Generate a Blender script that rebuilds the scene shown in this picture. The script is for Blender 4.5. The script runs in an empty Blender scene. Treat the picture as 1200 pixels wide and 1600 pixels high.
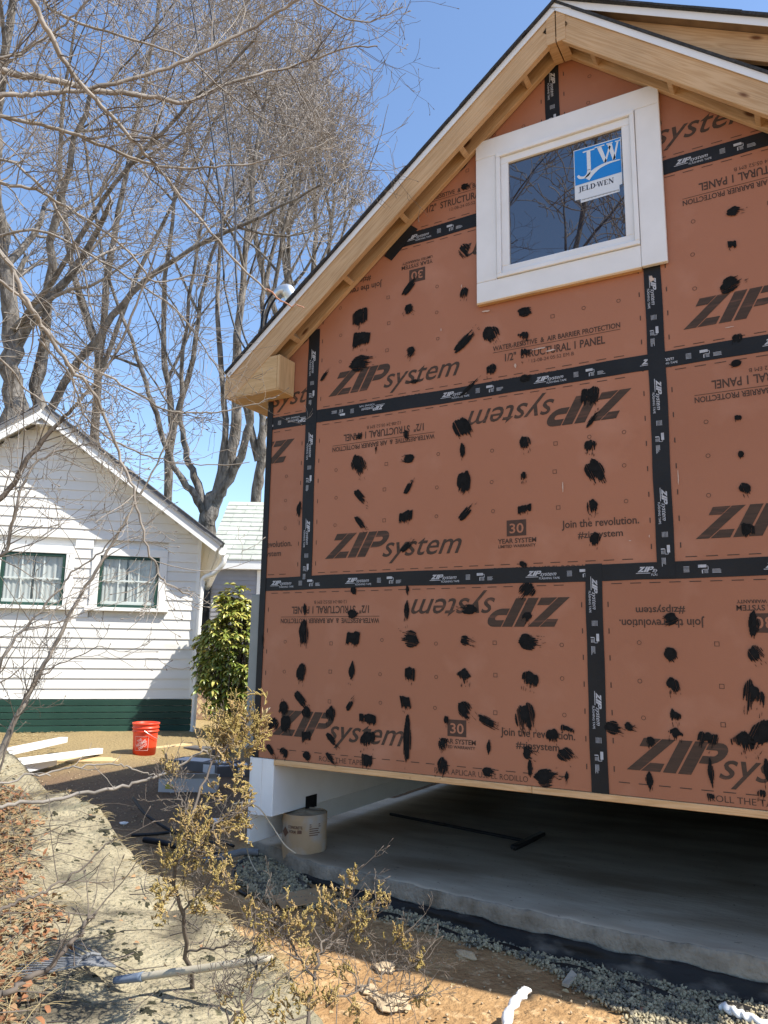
import bpy, bmesh, math, random
import numpy as np
from mathutils import Matrix, Vector
random.seed(7); rng = np.random.default_rng(7)
sc = bpy.context.scene; col = sc.collection

# ------------------------------------------------------------------ camera
F = 1182.3                                   # focal length in pixels of the 1200x1600 photograph
def _rot(r):
    r = np.array(r, float); th = np.linalg.norm(r); k = r/th
    K = np.array([[0,-k[2],k[1]],[k[2],0,-k[0]],[-k[1],k[0],0]])
    return np.eye(3)+math.sin(th)*K+(1-math.cos(th))*K@K
RC = _rot([-.1799,.5132,-.0312]) @ np.array([[1,0,0],[0,0,-1],[0,1,0]], float)
CAM = np.array([3.134,-4.4153,.761])
cd = bpy.data.cameras.new('camera'); cam = bpy.data.objects.new('camera', cd); col.objects.link(cam)
cd.sensor_fit = 'HORIZONTAL'; cd.sensor_width = 36; cd.lens = F/1200*36; cd.clip_start = .05; cd.clip_end = 2000
m = Matrix.Identity(4)
for i in range(3):
    m[i][0] = RC[0][i]; m[i][1] = -RC[1][i]; m[i][2] = -RC[2][i]; m[i][3] = CAM[i]
cam.matrix_world = m; sc.camera = cam

# ------------------------------------------------------------------ sky and sun
SUN_EL, SUN_HD = math.radians(51.5), math.radians(9)     # heading from +x towards +y
w = bpy.data.worlds.new('World'); sc.world = w; w.use_nodes = True
nt = w.node_tree; sky = nt.nodes.new('ShaderNodeTexSky'); sky.sky_type = 'NISHITA'; sky.sun_disc = False
sky.sun_elevation = SUN_EL; sky.sun_rotation = math.radians(90)-SUN_HD; sky.air_density = 1.0; sky.dust_density = .3; sky.ozone_density = 3.2
nt.links.new(sky.outputs[0], nt.nodes['Background'].inputs[0]); nt.nodes['Background'].inputs[1].default_value = .15
ld = bpy.data.lights.new('sun', 'SUN'); ld.energy = 5.0; ld.angle = math.radians(.5); ld.color = (1,.945,.86)
sun = bpy.data.objects.new('sun', ld); col.objects.link(sun)
sdir = Vector((math.cos(SUN_EL)*math.cos(SUN_HD), math.cos(SUN_EL)*math.sin(SUN_HD), math.sin(SUN_EL)))
sun.rotation_euler = sdir.to_track_quat('Z','Y').to_euler(); sun.location = (8,2,12)
sc.view_settings.view_transform = 'Standard'; sc.view_settings.look = 'None'; sc.view_settings.gamma = 1
sc.view_settings.use_curve_mapping = False; sc.view_settings.exposure = .85

# ------------------------------------------------------------------ measuring helpers
def ray(px, py): return RC.T @ np.array([(px-600)/F, (py-800)/F, 1.])
def un(px, py, ax, val):
    d = ray(px,py); return CAM+d*((val-CAM[ax])/d[ax])
def dep(px, py, z): return CAM+ray(px,py)*z
def fac(px, py, y=0):
    p = un(px,py,1,y); return p[0], p[2]
GD = ([-30,-1.5,.35,2.3,4.16,6.2,15,60], [-.86,-.82,-.73,-.60,-.49,-.42,-.3,.4])
def ground(x, y):
    return np.interp(-.87*np.asarray(x)+.5*np.asarray(y), *GD)
def gp(px, py, dz=0):
    z = -.6
    for _ in range(40):
        p = un(px,py,2,z); z = .5*z+.5*(float(ground(p[0],p[1]))+dz)
    return un(px,py,2,z)

# ------------------------------------------------------------------ object helpers
WM = {}
def link(o, parent=None, M=None):
    col.objects.link(o); M = M or Matrix.Identity(4)
    if parent is not None:
        o.parent = parent; o.matrix_parent_inverse = WM[parent.name].inverted()
    o.matrix_basis = M; WM[o.name] = M
    return o
def tag(o, label, cat, group=None):
    o['label'] = label; o['category'] = cat
    if group: o['group'] = group
    return o
def thing(name, label, cat, loc, group=None):
    o = bpy.data.objects.new(name, None); o.empty_display_size = .1
    link(o, None, Matrix.Translation(Vector([float(v) for v in loc]))); return tag(o, label, cat, group)
def struct(o): o['kind'] = 'structure'; return o
def stuff(o): o['kind'] = 'stuff'; return o
class MB:
    def __init__(s): s.v = []; s.f = []
    def add(s, vs, fs):
        b = len(s.v); s.v += [tuple(map(float,p)) for p in vs]; s.f += [tuple(i+b for i in f) for f in fs]
    def box(s, x0,x1,y0,y1,z0,z1):
        s.add([(x,y,z) for x in (x0,x1) for y in (y0,y1) for z in (z0,z1)],
              [(0,1,3,2),(4,6,7,5),(0,4,5,1),(2,3,7,6),(0,2,6,4),(1,5,7,3)])
    def prism(s, poly, fn, a, b):      # poly 2d extruded from a to b by fn(u,v,w)
        n = len(poly); s.add([fn(u,v,a) for u,v in poly]+[fn(u,v,b) for u,v in poly],
            [tuple(range(n-1,-1,-1)), tuple(range(n,2*n))]+[(i,(i+1)%n,n+(i+1)%n,n+i) for i in range(n)])
    def tube(s, pts, r, k=8, cap=True):
        P = np.array(pts,float); n = len(P); r = np.broadcast_to(np.array(r,float),(n,))
        V, Q = tubes([(P,np.array(r))], k); s.add(V, [tuple(q) for q in Q])
        if cap:
            b = len(s.v)-n*k; s.f += [tuple(range(b+k-1,b-1,-1)), tuple(range(b+(n-1)*k,b+n*k))]
    def obj(s, name, mat, parent=None, M=None, smooth=False):
        me = bpy.data.meshes.new(name); me.from_pydata(s.v, [], s.f); me.update()
        if mat: me.materials.append(mat)
        if smooth: me.polygons.foreach_set('use_smooth', [True]*len(me.polygons))
        return link(bpy.data.objects.new(name, me), parent, M)
def fast(name, V, Q, mat, parent=None, smooth=False):     # arrays of vertices and equal-sided faces
    V = np.asarray(V,np.float32); Q = np.asarray(Q,np.int32); k = Q.shape[1]; me = bpy.data.meshes.new(name)
    me.vertices.add(len(V)); me.vertices.foreach_set('co', V.ravel())
    me.loops.add(Q.size); me.loops.foreach_set('vertex_index', Q.ravel())
    me.polygons.add(len(Q)); me.polygons.foreach_set('loop_start', np.arange(0,Q.size,k,dtype=np.int32))
    me.update(calc_edges=True); me.validate()
    if smooth: me.polygons.foreach_set('use_smooth', np.ones(len(me.polygons),bool))
    me.materials.append(mat)
    return link(bpy.data.objects.new(name, me), parent)
def tubes(lines, k):
    groups = {}
    for p, r in lines: groups.setdefault(len(p), []).append((p,r))
    VV, QQ, b = [], [], 0; an = np.arange(k)*2*math.pi/k
    for n, L in groups.items():
        P = np.array([l[0] for l in L]); Rr = np.array([l[1] for l in L]); m_ = len(L)
        T = np.gradient(P, axis=1); T /= np.linalg.norm(T,axis=2,keepdims=True)+1e-9
        ref = np.where(np.abs(T[:,:1,2:3])<.8, np.array([0,0,1.]), np.array([1.,0,0]))
        A = np.cross(T, ref); A /= np.linalg.norm(A,axis=2,keepdims=True)+1e-9; B = np.cross(T,A)
        V = P[:,:,None,:]+Rr[:,:,None,None]*(A[:,:,None,:]*np.cos(an)[None,None,:,None]+B[:,:,None,:]*np.sin(an)[None,None,:,None])
        idx = b+np.arange(m_*n*k).reshape(m_,n,k); nx = np.roll(idx,-1,axis=2)
        QQ.append(np.stack([idx[:,:-1],nx[:,:-1],nx[:,1:],idx[:,1:]],-1).reshape(-1,4)); VV.append(V.reshape(-1,3)); b += m_*n*k
    return np.concatenate(VV), np.concatenate(QQ)
_cube = {}
def board(name, org, xd, yd, size, mat, parent=None, bev=.003, end=None):
    """box: org = corner, lengths size along xd, yd and their normal"""
    lx, ly, lz = size; key = tuple(round(v,4) for v in size)+(bev,mat.name)
    if key not in _cube:
        bm = bmesh.new(); bmesh.ops.create_cube(bm, size=1)
        for v in bm.verts: v.co = Vector(((v.co.x+.5)*lx,(v.co.y+.5)*ly,(v.co.z+.5)*lz))
        if bev: bmesh.ops.bevel(bm, geom=bm.edges[:], offset=min(bev,.3*min(size)), segments=1, affect='EDGES')
        me = bpy.data.meshes.new(name); bm.to_mesh(me); bm.free(); me.materials.append(mat); _cube[key] = me
    X = Vector(xd).normalized(); Z = X.cross(Vector(yd)).normalized(); Y = Z.cross(X)
    M = Matrix(((X.x,Y.x,Z.x,org[0]),(X.y,Y.y,Z.y,org[1]),(X.z,Y.z,Z.z,org[2]),(0,0,0,1)))
    return link(bpy.data.objects.new(name, _cube[key]), parent, M)
def spline(pts, n):
    P = np.array(pts,float); t = np.linspace(0,len(P)-1,n); out = []
    for u in t:
        i = min(int(u),len(P)-2); f = u-i; p0 = P[max(i-1,0)]; p1 = P[i]; p2 = P[i+1]; p3 = P[min(i+2,len(P)-1)]
        out.append(.5*((2*p1)+(p2-p0)*f+(2*p0-5*p1+4*p2-p3)*f*f+(3*p1-p0-3*p2+p3)*f**3))
    return np.array(out)

# ------------------------------------------------------------------ materials
def mat(name, c1, c2=None, scale=8, rough=.8, bump=0, bscale=None, stretch=(1,1,1), detail=6, spec=.3, c3=None, s3=1.2, metal=0, f3=(.5,.62), coat=0):
    """two colours mixed by noise, a third in patches, relief by noise; object space"""
    M = bpy.data.materials.new(name); M.use_nodes = True; N = M.node_tree.nodes; L = M.node_tree.links; B = N['Principled BSDF']
    B.inputs['Roughness'].default_value = rough; B.inputs['Metallic'].default_value = metal; B.inputs['Specular IOR Level'].default_value = spec
    tc = N.new('ShaderNodeTexCoord'); mp = N.new('ShaderNodeMapping'); mp.inputs['Scale'].default_value = stretch; L.new(tc.outputs['Object'], mp.inputs[0])
    nz = N.new('ShaderNodeTexNoise'); nz.inputs['Scale'].default_value = scale; nz.inputs['Detail'].default_value = detail; L.new(mp.outputs[0], nz.inputs[0])
    r = N.new('ShaderNodeValToRGB'); r.color_ramp.elements[0].position = .32; r.color_ramp.elements[1].position = .68
    r.color_ramp.elements[0].color = (*c1,1); r.color_ramp.elements[1].color = (*(c2 or c1),1); L.new(nz.outputs['Fac'], r.inputs[0]); out = r.outputs[0]
    if c3:
        n3 = N.new('ShaderNodeTexNoise'); n3.inputs['Scale'].default_value = s3; n3.inputs['Detail'].default_value = 8; L.new(mp.outputs[0], n3.inputs[0])
        r3 = N.new('ShaderNodeValToRGB'); r3.color_ramp.elements[0].position = f3[0]; r3.color_ramp.elements[1].position = f3[1]; L.new(n3.outputs['Fac'], r3.inputs[0])
        mx = N.new('ShaderNodeMix'); mx.data_type = 'RGBA'; L.new(r3.outputs[0], mx.inputs[0]); L.new(out, mx.inputs[6]); mx.inputs[7].default_value = (*c3,1); out = mx.outputs[2]
    L.new(out, B.inputs['Base Color'])
    if bump:
        nb = N.new('ShaderNodeTexNoise'); nb.inputs['Scale'].default_value = bscale or scale*4; nb.inputs['Detail'].default_value = 8; L.new(mp.outputs[0], nb.inputs[0])
        bp = N.new('ShaderNodeBump'); bp.inputs['Strength'].default_value = 1; bp.inputs['Distance'].default_value = bump; L.new(nb.outputs['Fac'], bp.inputs['Height']); L.new(bp.outputs[0], B.inputs['Normal'])
    return M
def vary(M, amt=.25):
    """each object a little lighter or darker than its neighbours"""
    N = M.node_tree.nodes; L = M.node_tree.links; B = N['Principled BSDF']; src = B.inputs['Base Color'].links[0].from_socket
    oi = N.new('ShaderNodeObjectInfo'); mr = N.new('ShaderNodeMapRange'); mr.inputs[3].default_value = 1-amt; mr.inputs[4].default_value = 1+amt*.6; L.new(oi.outputs['Random'], mr.inputs[0])
    vm = N.new('ShaderNodeVectorMath'); vm.operation = 'SCALE'; L.new(src, vm.inputs[0]); L.new(mr.outputs[0], vm.inputs['Scale']); L.new(vm.outputs[0], B.inputs['Base Color']); return M
def wood(name, light, dark, knot=(.16,.07,.03)):
    M = bpy.data.materials.new(name); M.use_nodes = True; N = M.node_tree.nodes; L = M.node_tree.links; B = N['Principled BSDF']
    B.inputs['Roughness'].default_value = .7; B.inputs['Specular IOR Level'].default_value = .25
    tc = N.new('ShaderNodeTexCoord'); oi = N.new('ShaderNodeObjectInfo'); ad = N.new('ShaderNodeVectorMath'); ad.operation = 'ADD'
    L.new(tc.outputs['Object'], ad.inputs[0]); L.new(oi.outputs['Random'], ad.inputs[1])
    mp = N.new('ShaderNodeMapping'); mp.inputs['Scale'].default_value = (.55,11,11); L.new(ad.outputs[0], mp.inputs[0])
    nz = N.new('ShaderNodeTexNoise'); nz.inputs['Scale'].default_value = 1.6; nz.inputs['Detail'].default_value = 3; nz.inputs['Distortion'].default_value = .5; L.new(mp.outputs[0], nz.inputs[0])
    mu = N.new('ShaderNodeMath'); mu.operation = 'MULTIPLY'; mu.inputs[1].default_value = 9; L.new(nz.outputs['Fac'], mu.inputs[0])
    fr = N.new('ShaderNodeMath'); fr.operation = 'PINGPONG'; fr.inputs[1].default_value = .5; L.new(mu.outputs[0], fr.inputs[0])
    r = N.new('ShaderNodeValToRGB'); r.color_ramp.elements[0].position = .0; r.color_ramp.elements[1].position = .42
    r.color_ramp.elements[0].color = (*dark,1); r.color_ramp.elements[1].color = (*light,1); L.new(fr.outputs[0], r.inputs[0])
    m2 = N.new('ShaderNodeMapping'); m2.inputs['Scale'].default_value = (2.2,6,6); L.new(ad.outputs[0], m2.inputs[0])
    vo = N.new('ShaderNodeTexVoronoi'); vo.inputs['Scale'].default_value = 1.0; L.new(m2.outputs[0], vo.inputs[0])
    rk = N.new('ShaderNodeValToRGB'); rk.color_ramp.elements[0].position = .05; rk.color_ramp.elements[1].position = .11; rk.color_ramp.elements[0].color = (1,1,1,1); rk.color_ramp.elements[1].color = (0,0,0,1); L.new(vo.outputs['Distance'], rk.inputs[0])
    mx = N.new('ShaderNodeMix'); mx.data_type = 'RGBA'; L.new(rk.outputs[0], mx.inputs[0]); L.new(r.outputs[0], mx.inputs[6]); mx.inputs[7].default_value = (*knot,1)
    nf = N.new('ShaderNodeTexNoise'); nf.inputs['Scale'].default_value = 3; L.new(ad.outputs[0], nf.inputs[0])
    hs = N.new('ShaderNodeHueSaturation'); mr = N.new('ShaderNodeMapRange'); mr.inputs[3].default_value = .75; mr.inputs[4].default_value = 1.2; L.new(nf.outputs['Fac'], mr.inputs[0]); L.new(mr.outputs[0], hs.inputs['Value']); L.new(mx.outputs[2], hs.inputs['Color'])
    L.new(hs.outputs[0], B.inputs['Base Color'])
    bp = N.new('ShaderNodeBump'); bp.inputs['Distance'].default_value = .0008; L.new(fr.outputs[0], bp.inputs['Height']); L.new(bp.outputs[0], B.inputs['Normal']); return M
X = {}
X['zip'] = vary(mat('sheathing_brown',(.355,.142,.074),(.380,.158,.086),scale=1.1,rough=.58,spec=.35,bump=.0006,bscale=160,c3=(.43,.200,.122),s3=2.6,f3=(.54,.78),detail=10),.07)
X['ink'] = mat('printed_ink',(.050,.032,.022),(.075,.045,.03),scale=6,rough=.7,stretch=(1,1,12),c3=(.15,.07,.045),s3=3.2,f3=(.56,.72))
X['ink2'] = mat('small_print_ink',(.085,.045,.03),(.06,.035,.025),scale=30,rough=.7)
X['tape'] = mat('black_flashing_tape',(.012,.012,.013),(.019,.019,.020),scale=3,rough=.5,bump=.004,bscale=14,spec=.2)
X['tapew'] = mat('tape_white_print',(.5,.51,.53),(.36,.37,.40),scale=40,rough=.6)
X['tar'] = mat('black_sealant',(.009,.009,.009),(.014,.014,.014),scale=40,spec=.12,rough=.8,bump=.0015,bscale=120)
X['fir'] = wood('fir_lumber',(.58,.39,.22),(.48,.30,.15))
X['cedar'] = wood('cedar_box_wood',(.60,.405,.21),(.51,.33,.155))
X['pine'] = wood('pine_plate',(.66,.42,.22),(.56,.33,.15))
X['white'] = mat('white_trim_paint',(.74,.735,.72),(.80,.795,.785),scale=5,rough=.5,bump=.0004,bscale=30)
X['drip'] = mat('white_drip_edge',(.72,.74,.76),(.8,.82,.83),scale=3,rough=.35)
X['shingle'] = mat('dark_shingle',(.025,.026,.028),(.06,.06,.062),scale=60,rough=.95,bump=.002,bscale=200)
X['paper_and_shade'] = mat('underlayment_and_floor_shade',(.03,.03,.032),(.05,.05,.05),scale=6,rough=.7,bump=.004,bscale=10)  # dormer underlayment; its near-black also paints the shade under the floor
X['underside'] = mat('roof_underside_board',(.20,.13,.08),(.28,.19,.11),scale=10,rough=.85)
X['galv'] = mat('galvanised_metal',(.55,.58,.60),(.68,.71,.73),scale=30,rough=.38,metal=.85,spec=.5)
X['rubber'] = mat('black_rubber',(.012,.012,.013),(.02,.02,.022),scale=30,rough=.45)
X['grey'] = mat('grey_panel_paint',(.22,.235,.225),(.26,.27,.26),scale=6,rough=.45)
X['concrete'] = mat('fresh_concrete',(.36,.29,.205),(.46,.385,.285),scale=5,rough=.7,bump=.004,bscale=24,c3=(.25,.19,.125),s3=2.2,f3=(.45,.66),detail=10,stretch=(.45,1.3,1))
X['concedge'] = mat('rough_concrete_edge',(.22,.19,.145),(.31,.275,.215),scale=14,rough=.95,bump=.012,bscale=45,c3=(.15,.125,.09),s3=7,f3=(.52,.66),detail=10)
X['poly'] = mat('black_plastic_sheet',(.012,.011,.010),(.020,.018,.016),scale=6,rough=.5,bump=.02,bscale=11,spec=.22,c3=(.15,.13,.105),s3=8,f3=(.57,.75),stretch=(.4,1,1))
X['tubecard'] = mat('form_tube_card',(.34,.235,.135),(.42,.30,.18),scale=5,rough=.85,bump=.002,c3=(.36,.33,.29),s3=6,f3=(.50,.66))
X['brownink'] = mat('brown_card_print',(.12,.06,.035),(.15,.08,.05),scale=30,rough=.8)
X['gravel'] = mat('gravel_stone',(.28,.235,.14),(.42,.365,.24),scale=25,rough=.9,bump=.001,c3=(.13,.12,.095),s3=18,f3=(.5,.6))
X['rockm'] = mat('ledge_rock',(.235,.20,.13),(.37,.325,.215),scale=9,rough=.95,bump=.03,bscale=38,c3=(.11,.095,.065),s3=3.2,f3=(.52,.64),detail=14)
def speck(M, scale, lo, hi, c, stretch=(1,1,1), det=3):
    N = M.node_tree.nodes; L = M.node_tree.links; B = N['Principled BSDF']; src = B.inputs['Base Color'].links[0].from_socket
    tc = N.new('ShaderNodeTexCoord'); mp = N.new('ShaderNodeMapping'); mp.inputs['Scale'].default_value = stretch; L.new(tc.outputs['Object'],mp.inputs[0]); nz = N.new('ShaderNodeTexNoise'); nz.inputs['Scale'].default_value = scale; nz.inputs['Detail'].default_value = det; L.new(mp.outputs[0],nz.inputs[0])
    r = N.new('ShaderNodeMapRange'); r.inputs[1].default_value = lo; r.inputs[2].default_value = hi; L.new(nz.outputs['Fac'],r.inputs[0])
    mx = N.new('ShaderNodeMix'); mx.data_type = 'RGBA'; L.new(r.outputs[0],mx.inputs[0]); L.new(src,mx.inputs[6]); mx.inputs[7].default_value = (*c,1); L.new(mx.outputs[2],B.inputs['Base Color'])
speck(X['rockm'],55,.60,.68,(.09,.085,.05)); speck(X['rockm'],18,.62,.70,(.12,.11,.065),det=8); speck(X['rockm'],5,.60,.68,(.16,.15,.10),(1,.35,1),10)
speck(X['concrete'],40,.68,.74,(.10,.08,.06))
X['moss'] = mat('dark_moss',(.02,.021,.014),(.045,.042,.022),scale=40,rough=1,bump=.004,bscale=120)
X['leaf1'] = mat('dead_leaf_tan',(.34,.21,.105),(.24,.135,.07),scale=6,rough=.8)
X['leaf2'] = mat('dead_leaf_rust',(.20,.085,.038),(.28,.13,.06),scale=6,rough=.8)
X['straw'] = mat('dry_straw',(.42,.335,.18),(.30,.225,.11),scale=4,rough=.85)
X['bark'] = mat('grey_bark',(.135,.123,.11),(.235,.215,.19),scale=9,rough=.95,bump=.06,bscale=22,stretch=(1,1,.3),c3=(.085,.073,.06),s3=8,f3=(.47,.62),detail=12)
X['twigfar'] = mat('far_twig_bark',(.23,.205,.185),(.33,.30,.275),scale=2,rough=.9)
X['twig'] = mat('near_twig_bark',(.165,.145,.12),(.31,.275,.235),scale=9,rough=.75,bump=.002,bscale=60)
X['twigred'] = mat('young_red_twig',(.34,.16,.10),(.40,.21,.135),scale=9,rough=.6)
X['twigdark'] = mat('dark_twig_bark',(.085,.068,.055),(.15,.125,.10),scale=12,rough=.85)
X['jun'] = mat('juniper_olive',(.29,.215,.065),(.40,.30,.11),scale=7,rough=.8)
X['jun2'] = mat('juniper_brown',(.31,.21,.08),(.43,.31,.14),scale=7,rough=.8)
X['rhodo'] = mat('rhododendron_leaf',(.13,.175,.026),(.24,.26,.05),scale=2.5,rough=.38,spec=.5)
X['rhodo2'] = mat('rhododendron_yellow_leaf',(.42,.39,.08),(.50,.44,.12),scale=3,rough=.4,spec=.5)
X['clap'] = vary(mat('white_clapboard_paint',(.70,.69,.645),(.76,.75,.71),scale=2.5,rough=.6,bump=.0012,bscale=14,stretch=(.3,.3,1),c3=(.60,.58,.53),s3=5,f3=(.58,.75)),.07)
X['ctrim'] = mat('cottage_trim_white',(.74,.735,.70),(.79,.785,.75),scale=4,rough=.55)
X['green'] = vary(mat('dark_green_paint',(.014,.050,.036),(.022,.066,.048),scale=5,rough=.55,bump=.0006,bscale=30),.15)
X['curtain'] = mat('white_curtain',(.46,.46,.45),(.54,.54,.53),scale=4,rough=.9)
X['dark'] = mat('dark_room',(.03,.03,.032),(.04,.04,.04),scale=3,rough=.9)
X['croof'] = mat('grey_cottage_shingle',(.12,.12,.125),(.19,.19,.19),scale=30,rough=.95,bump=.003,bscale=90)
X['nroof'] = vary(mat('pale_green_grey_shingle',(.36,.38,.33),(.46,.475,.42),scale=9,rough=.95),.16)
X['vinyl'] = mat('grey_vinyl_siding',(.23,.235,.255),(.26,.265,.285),scale=3,rough=.6)
X['sage'] = mat('sage_siding',(.36,.41,.30),(.42,.46,.36),scale=3,rough=.7)
X['orange'] = mat('orange_plastic',(.72,.055,.018),(.78,.07,.024),scale=4,rough=.4,spec=.4)
X['bprint'] = mat('bucket_white_print',(.80,.55,.50),(.78,.45,.4),scale=60,rough=.5)
X['carton'] = mat('grey_carton',(.095,.09,.085),(.13,.125,.12),scale=5,rough=.7)
X['cartonw'] = mat('white_carton_face',(.58,.57,.55),(.66,.65,.63),scale=8,rough=.7)
X['kraft'] = mat('kraft_cardboard',(.33,.215,.11),(.39,.265,.145),scale=6,rough=.85)
X['dkraft'] = mat('carton_inside',(.15,.085,.05),(.19,.11,.065),scale=6,rough=.85)
X['ply'] = mat('plywood_sheet',(.50,.36,.18),(.58,.43,.23),scale=5,rough=.8,stretch=(1,8,1))
X['yellow'] = mat('yellow_sticker',(.55,.5,.05),(.6,.52,.06),scale=5,rough=.6)
X['lattice'] = mat('weathered_lattice',(.40,.27,.19),(.48,.34,.25),scale=8,rough=.85)
X['plastic'] = mat('white_plastic_wrap',(.72,.72,.70),(.80,.80,.78),scale=20,rough=.35,bump=.003,bscale=40,spec=.5)
X['wire'] = mat('cream_wire',(.62,.52,.36),(.68,.58,.42),scale=8,rough=.6)
X['steelgrey'] = mat('grey_rake_plastic',(.13,.135,.14),(.19,.195,.20),scale=12,rough=.6)
X['blueg'] = mat('faded_blue_sleeve',(.13,.17,.23),(.19,.22,.27),scale=12,rough=.6)
X['ash'] = mat('weathered_handle',(.36,.32,.24),(.45,.40,.31),scale=8,rough=.85,stretch=(.3,3,3))
X['brick'] = mat('old_brick',(.36,.15,.09),(.42,.22,.14),scale=12,rough=.9,bump=.003)
X['stone'] = mat('loose_stone',(.36,.27,.165),(.46,.36,.23),scale=14,rough=.95,bump=.006,bscale=30)
X['blue'] = mat('sticker_blue',(.018,.225,.62),rough=.35)
X['stw'] = mat('sticker_white',(.66,.70,.74),rough=.35)
X['stn'] = mat('sticker_navy',(.02,.03,.06),rough=.4)
X['scuff'] = mat('pale_scuff',(.62,.50,.42),(.5,.36,.28),scale=30,rough=.8)
def ground_mat():
    M = mat('dirt_ground',(.27,.155,.066),(.40,.25,.115),scale=5,rough=.95,bump=.03,bscale=30,c3=(.50,.34,.18),s3=16,f3=(.55,.68),detail=14)
    N = M.node_tree.nodes; L = M.node_tree.links; B = N['Principled BSDF']; src = B.inputs['Base Color'].links[0].from_socket
    tc = N.new('ShaderNodeTexCoord')
    def mask(vec, lo, hi, wob=.5):
        d = N.new('ShaderNodeVectorMath'); d.operation = 'DOT_PRODUCT'; d.inputs[1].default_value = vec; L.new(tc.outputs['Object'], d.inputs[0])
        nz = N.new('ShaderNodeTexNoise'); nz.inputs['Scale'].default_value = 1.6; nz.inputs['Detail'].default_value = 6; L.new(tc.outputs['Object'], nz.inputs[0])
        a = N.new('ShaderNodeMath'); a.operation = 'MULTIPLY_ADD'; a.inputs[1].default_value = wob*2; L.new(nz.outputs['Fac'], a.inputs[0]); L.new(d.outputs['Value'], a.inputs[2])
        r = N.new('ShaderNodeMapRange'); r.inputs[1].default_value = lo+wob; r.inputs[2].default_value = hi+wob; L.new(a.outputs[0], r.inputs[0]); return r.outputs[0]
    def mix(f, col_, s):
        mx = N.new('ShaderNodeMix'); mx.data_type = 'RGBA'; L.new(f, mx.inputs[0]); L.new(s, mx.inputs[6]); mx.inputs[7].default_value = (*col_,1); return mx.outputs[2]
    s = mix(mask((-.87,.5,0),.5,1.8), (.16,.105,.062), src)       # darker brown soil beside the house
    s = mix(mask((-.87,.5,0),3.3,4.3), (.27,.20,.095), s)          # dead lawn by the cottage
    L.new(s, B.inputs['Base Color']); return M
X['ground'] = ground_mat()
def glass(name, base, ior=1.7, rough=.01):
    M = bpy.data.materials.new(name); M.use_nodes = True; B = M.node_tree.nodes['Principled BSDF']
    B.inputs['Base Color'].default_value = (*base,1); B.inputs['Roughness'].default_value = rough; B.inputs['IOR'].default_value = ior; B.inputs['Specular IOR Level'].default_value = .5; return M
X['pane'] = glass('dark_window_glass',(.016,.016,.026),2.5)
def clear(name):
    M = bpy.data.materials.new(name); M.use_nodes = True; N = M.node_tree.nodes; L = M.node_tree.links; N.remove(N['Principled BSDF'])
    t = N.new('ShaderNodeBsdfTransparent'); t.inputs[0].default_value = (.86,.89,.88,1); g = N.new('ShaderNodeBsdfGlossy'); g.inputs['Roughness'].default_value = .02
    mx = N.new('ShaderNodeMixShader'); mx.inputs[0].default_value = .07; L.new(t.outputs[0], mx.inputs[1]); L.new(g.outputs[0], mx.inputs[2]); L.new(mx.outputs[0], N['Material Output'].inputs[0]); return M
X['clear'] = clear('clear_window_glass')

# ------------------------------------------------------------------ lettering
_txt = {}
def text(s, shear=0, off=0):
    """outline of a word as flat polygons, scaled so that a capital is 1 high"""
    k = (s,shear,off)
    if k in _txt: return _txt[k]
    c = bpy.data.curves.new('word','FONT'); c.body = s; c.shear = shear; c.offset = off; c.resolution_u = 3; c.size = 1; c.fill_mode = 'FRONT'
    o = bpy.data.objects.new('word', c); col.objects.link(o); dg = bpy.context.evaluated_depsgraph_get(); dg.update()
    me = o.evaluated_get(dg).to_mesh(); V = np.array([v.co[:2] for v in me.vertices]); P = [tuple(p.vertices) for p in me.polygons]
    o.evaluated_get(dg).to_mesh_clear(); bpy.data.objects.remove(o); bpy.data.curves.remove(c)
    V[:,0] -= V[:,0].min(); V /= .73; _txt[k] = (V,P); return _txt[k]
def word(polys, s, x, y, width, h, shear=0, off=0):
    V, P = text(s, shear, off); k = width/V[:,0].max()
    for p in P: polys.append([(x+V[i][0]*k, y+V[i][1]*h) for i in p])
def arcpts(cx, cy, rx, ry, a0, a1, n): return [(cx+rx*math.cos(math.radians(a0+(a1-a0)*i/n)), cy+ry*math.sin(math.radians(a0+(a1-a0)*i/n))) for i in range(n+1)]
def ziplogo(polys, x, y, width, h):
    sh = .55; k = width/6.25
    P = [[(0,0),(.40,0),(.98,1),(.58,1)],[(.02,.74),(.40,.74),(.545,1),(.02,1)],[(.44,0),(1.02,0),(1.02,.26),(.59,.26)],
         [(1.10,0),(1.48,0),(1.48,1),(1.10,1)],[(1.55,0),(1.93,0),(1.93,1),(1.55,1)]]
    o = arcpts(2.25,.68,.36,.32,90,-90,10); i = arcpts(2.25,.68,.10,.09,90,-90,10)
    P += [[o[j],o[j+1],i[j+1],i[j]] for j in range(10)]+[[(1.97,1),(1.97,.77),(2.25,.77),(2.25,1)],[(1.97,.59),(1.97,.36),(2.25,.36),(2.25,.59)]]
    for p in P: polys.append([(x+(a+sh*b)*k, y+b*h) for a,b in p])
    word(polys,'system',x+2.72*k,y-.03*h,3.42*k,h*.86,.42,.006)
def bar(polys, x0, y0, x1, y1): polys.append([(x0,y0),(x1,y0),(x1,y1),(x0,y1)])
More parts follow.
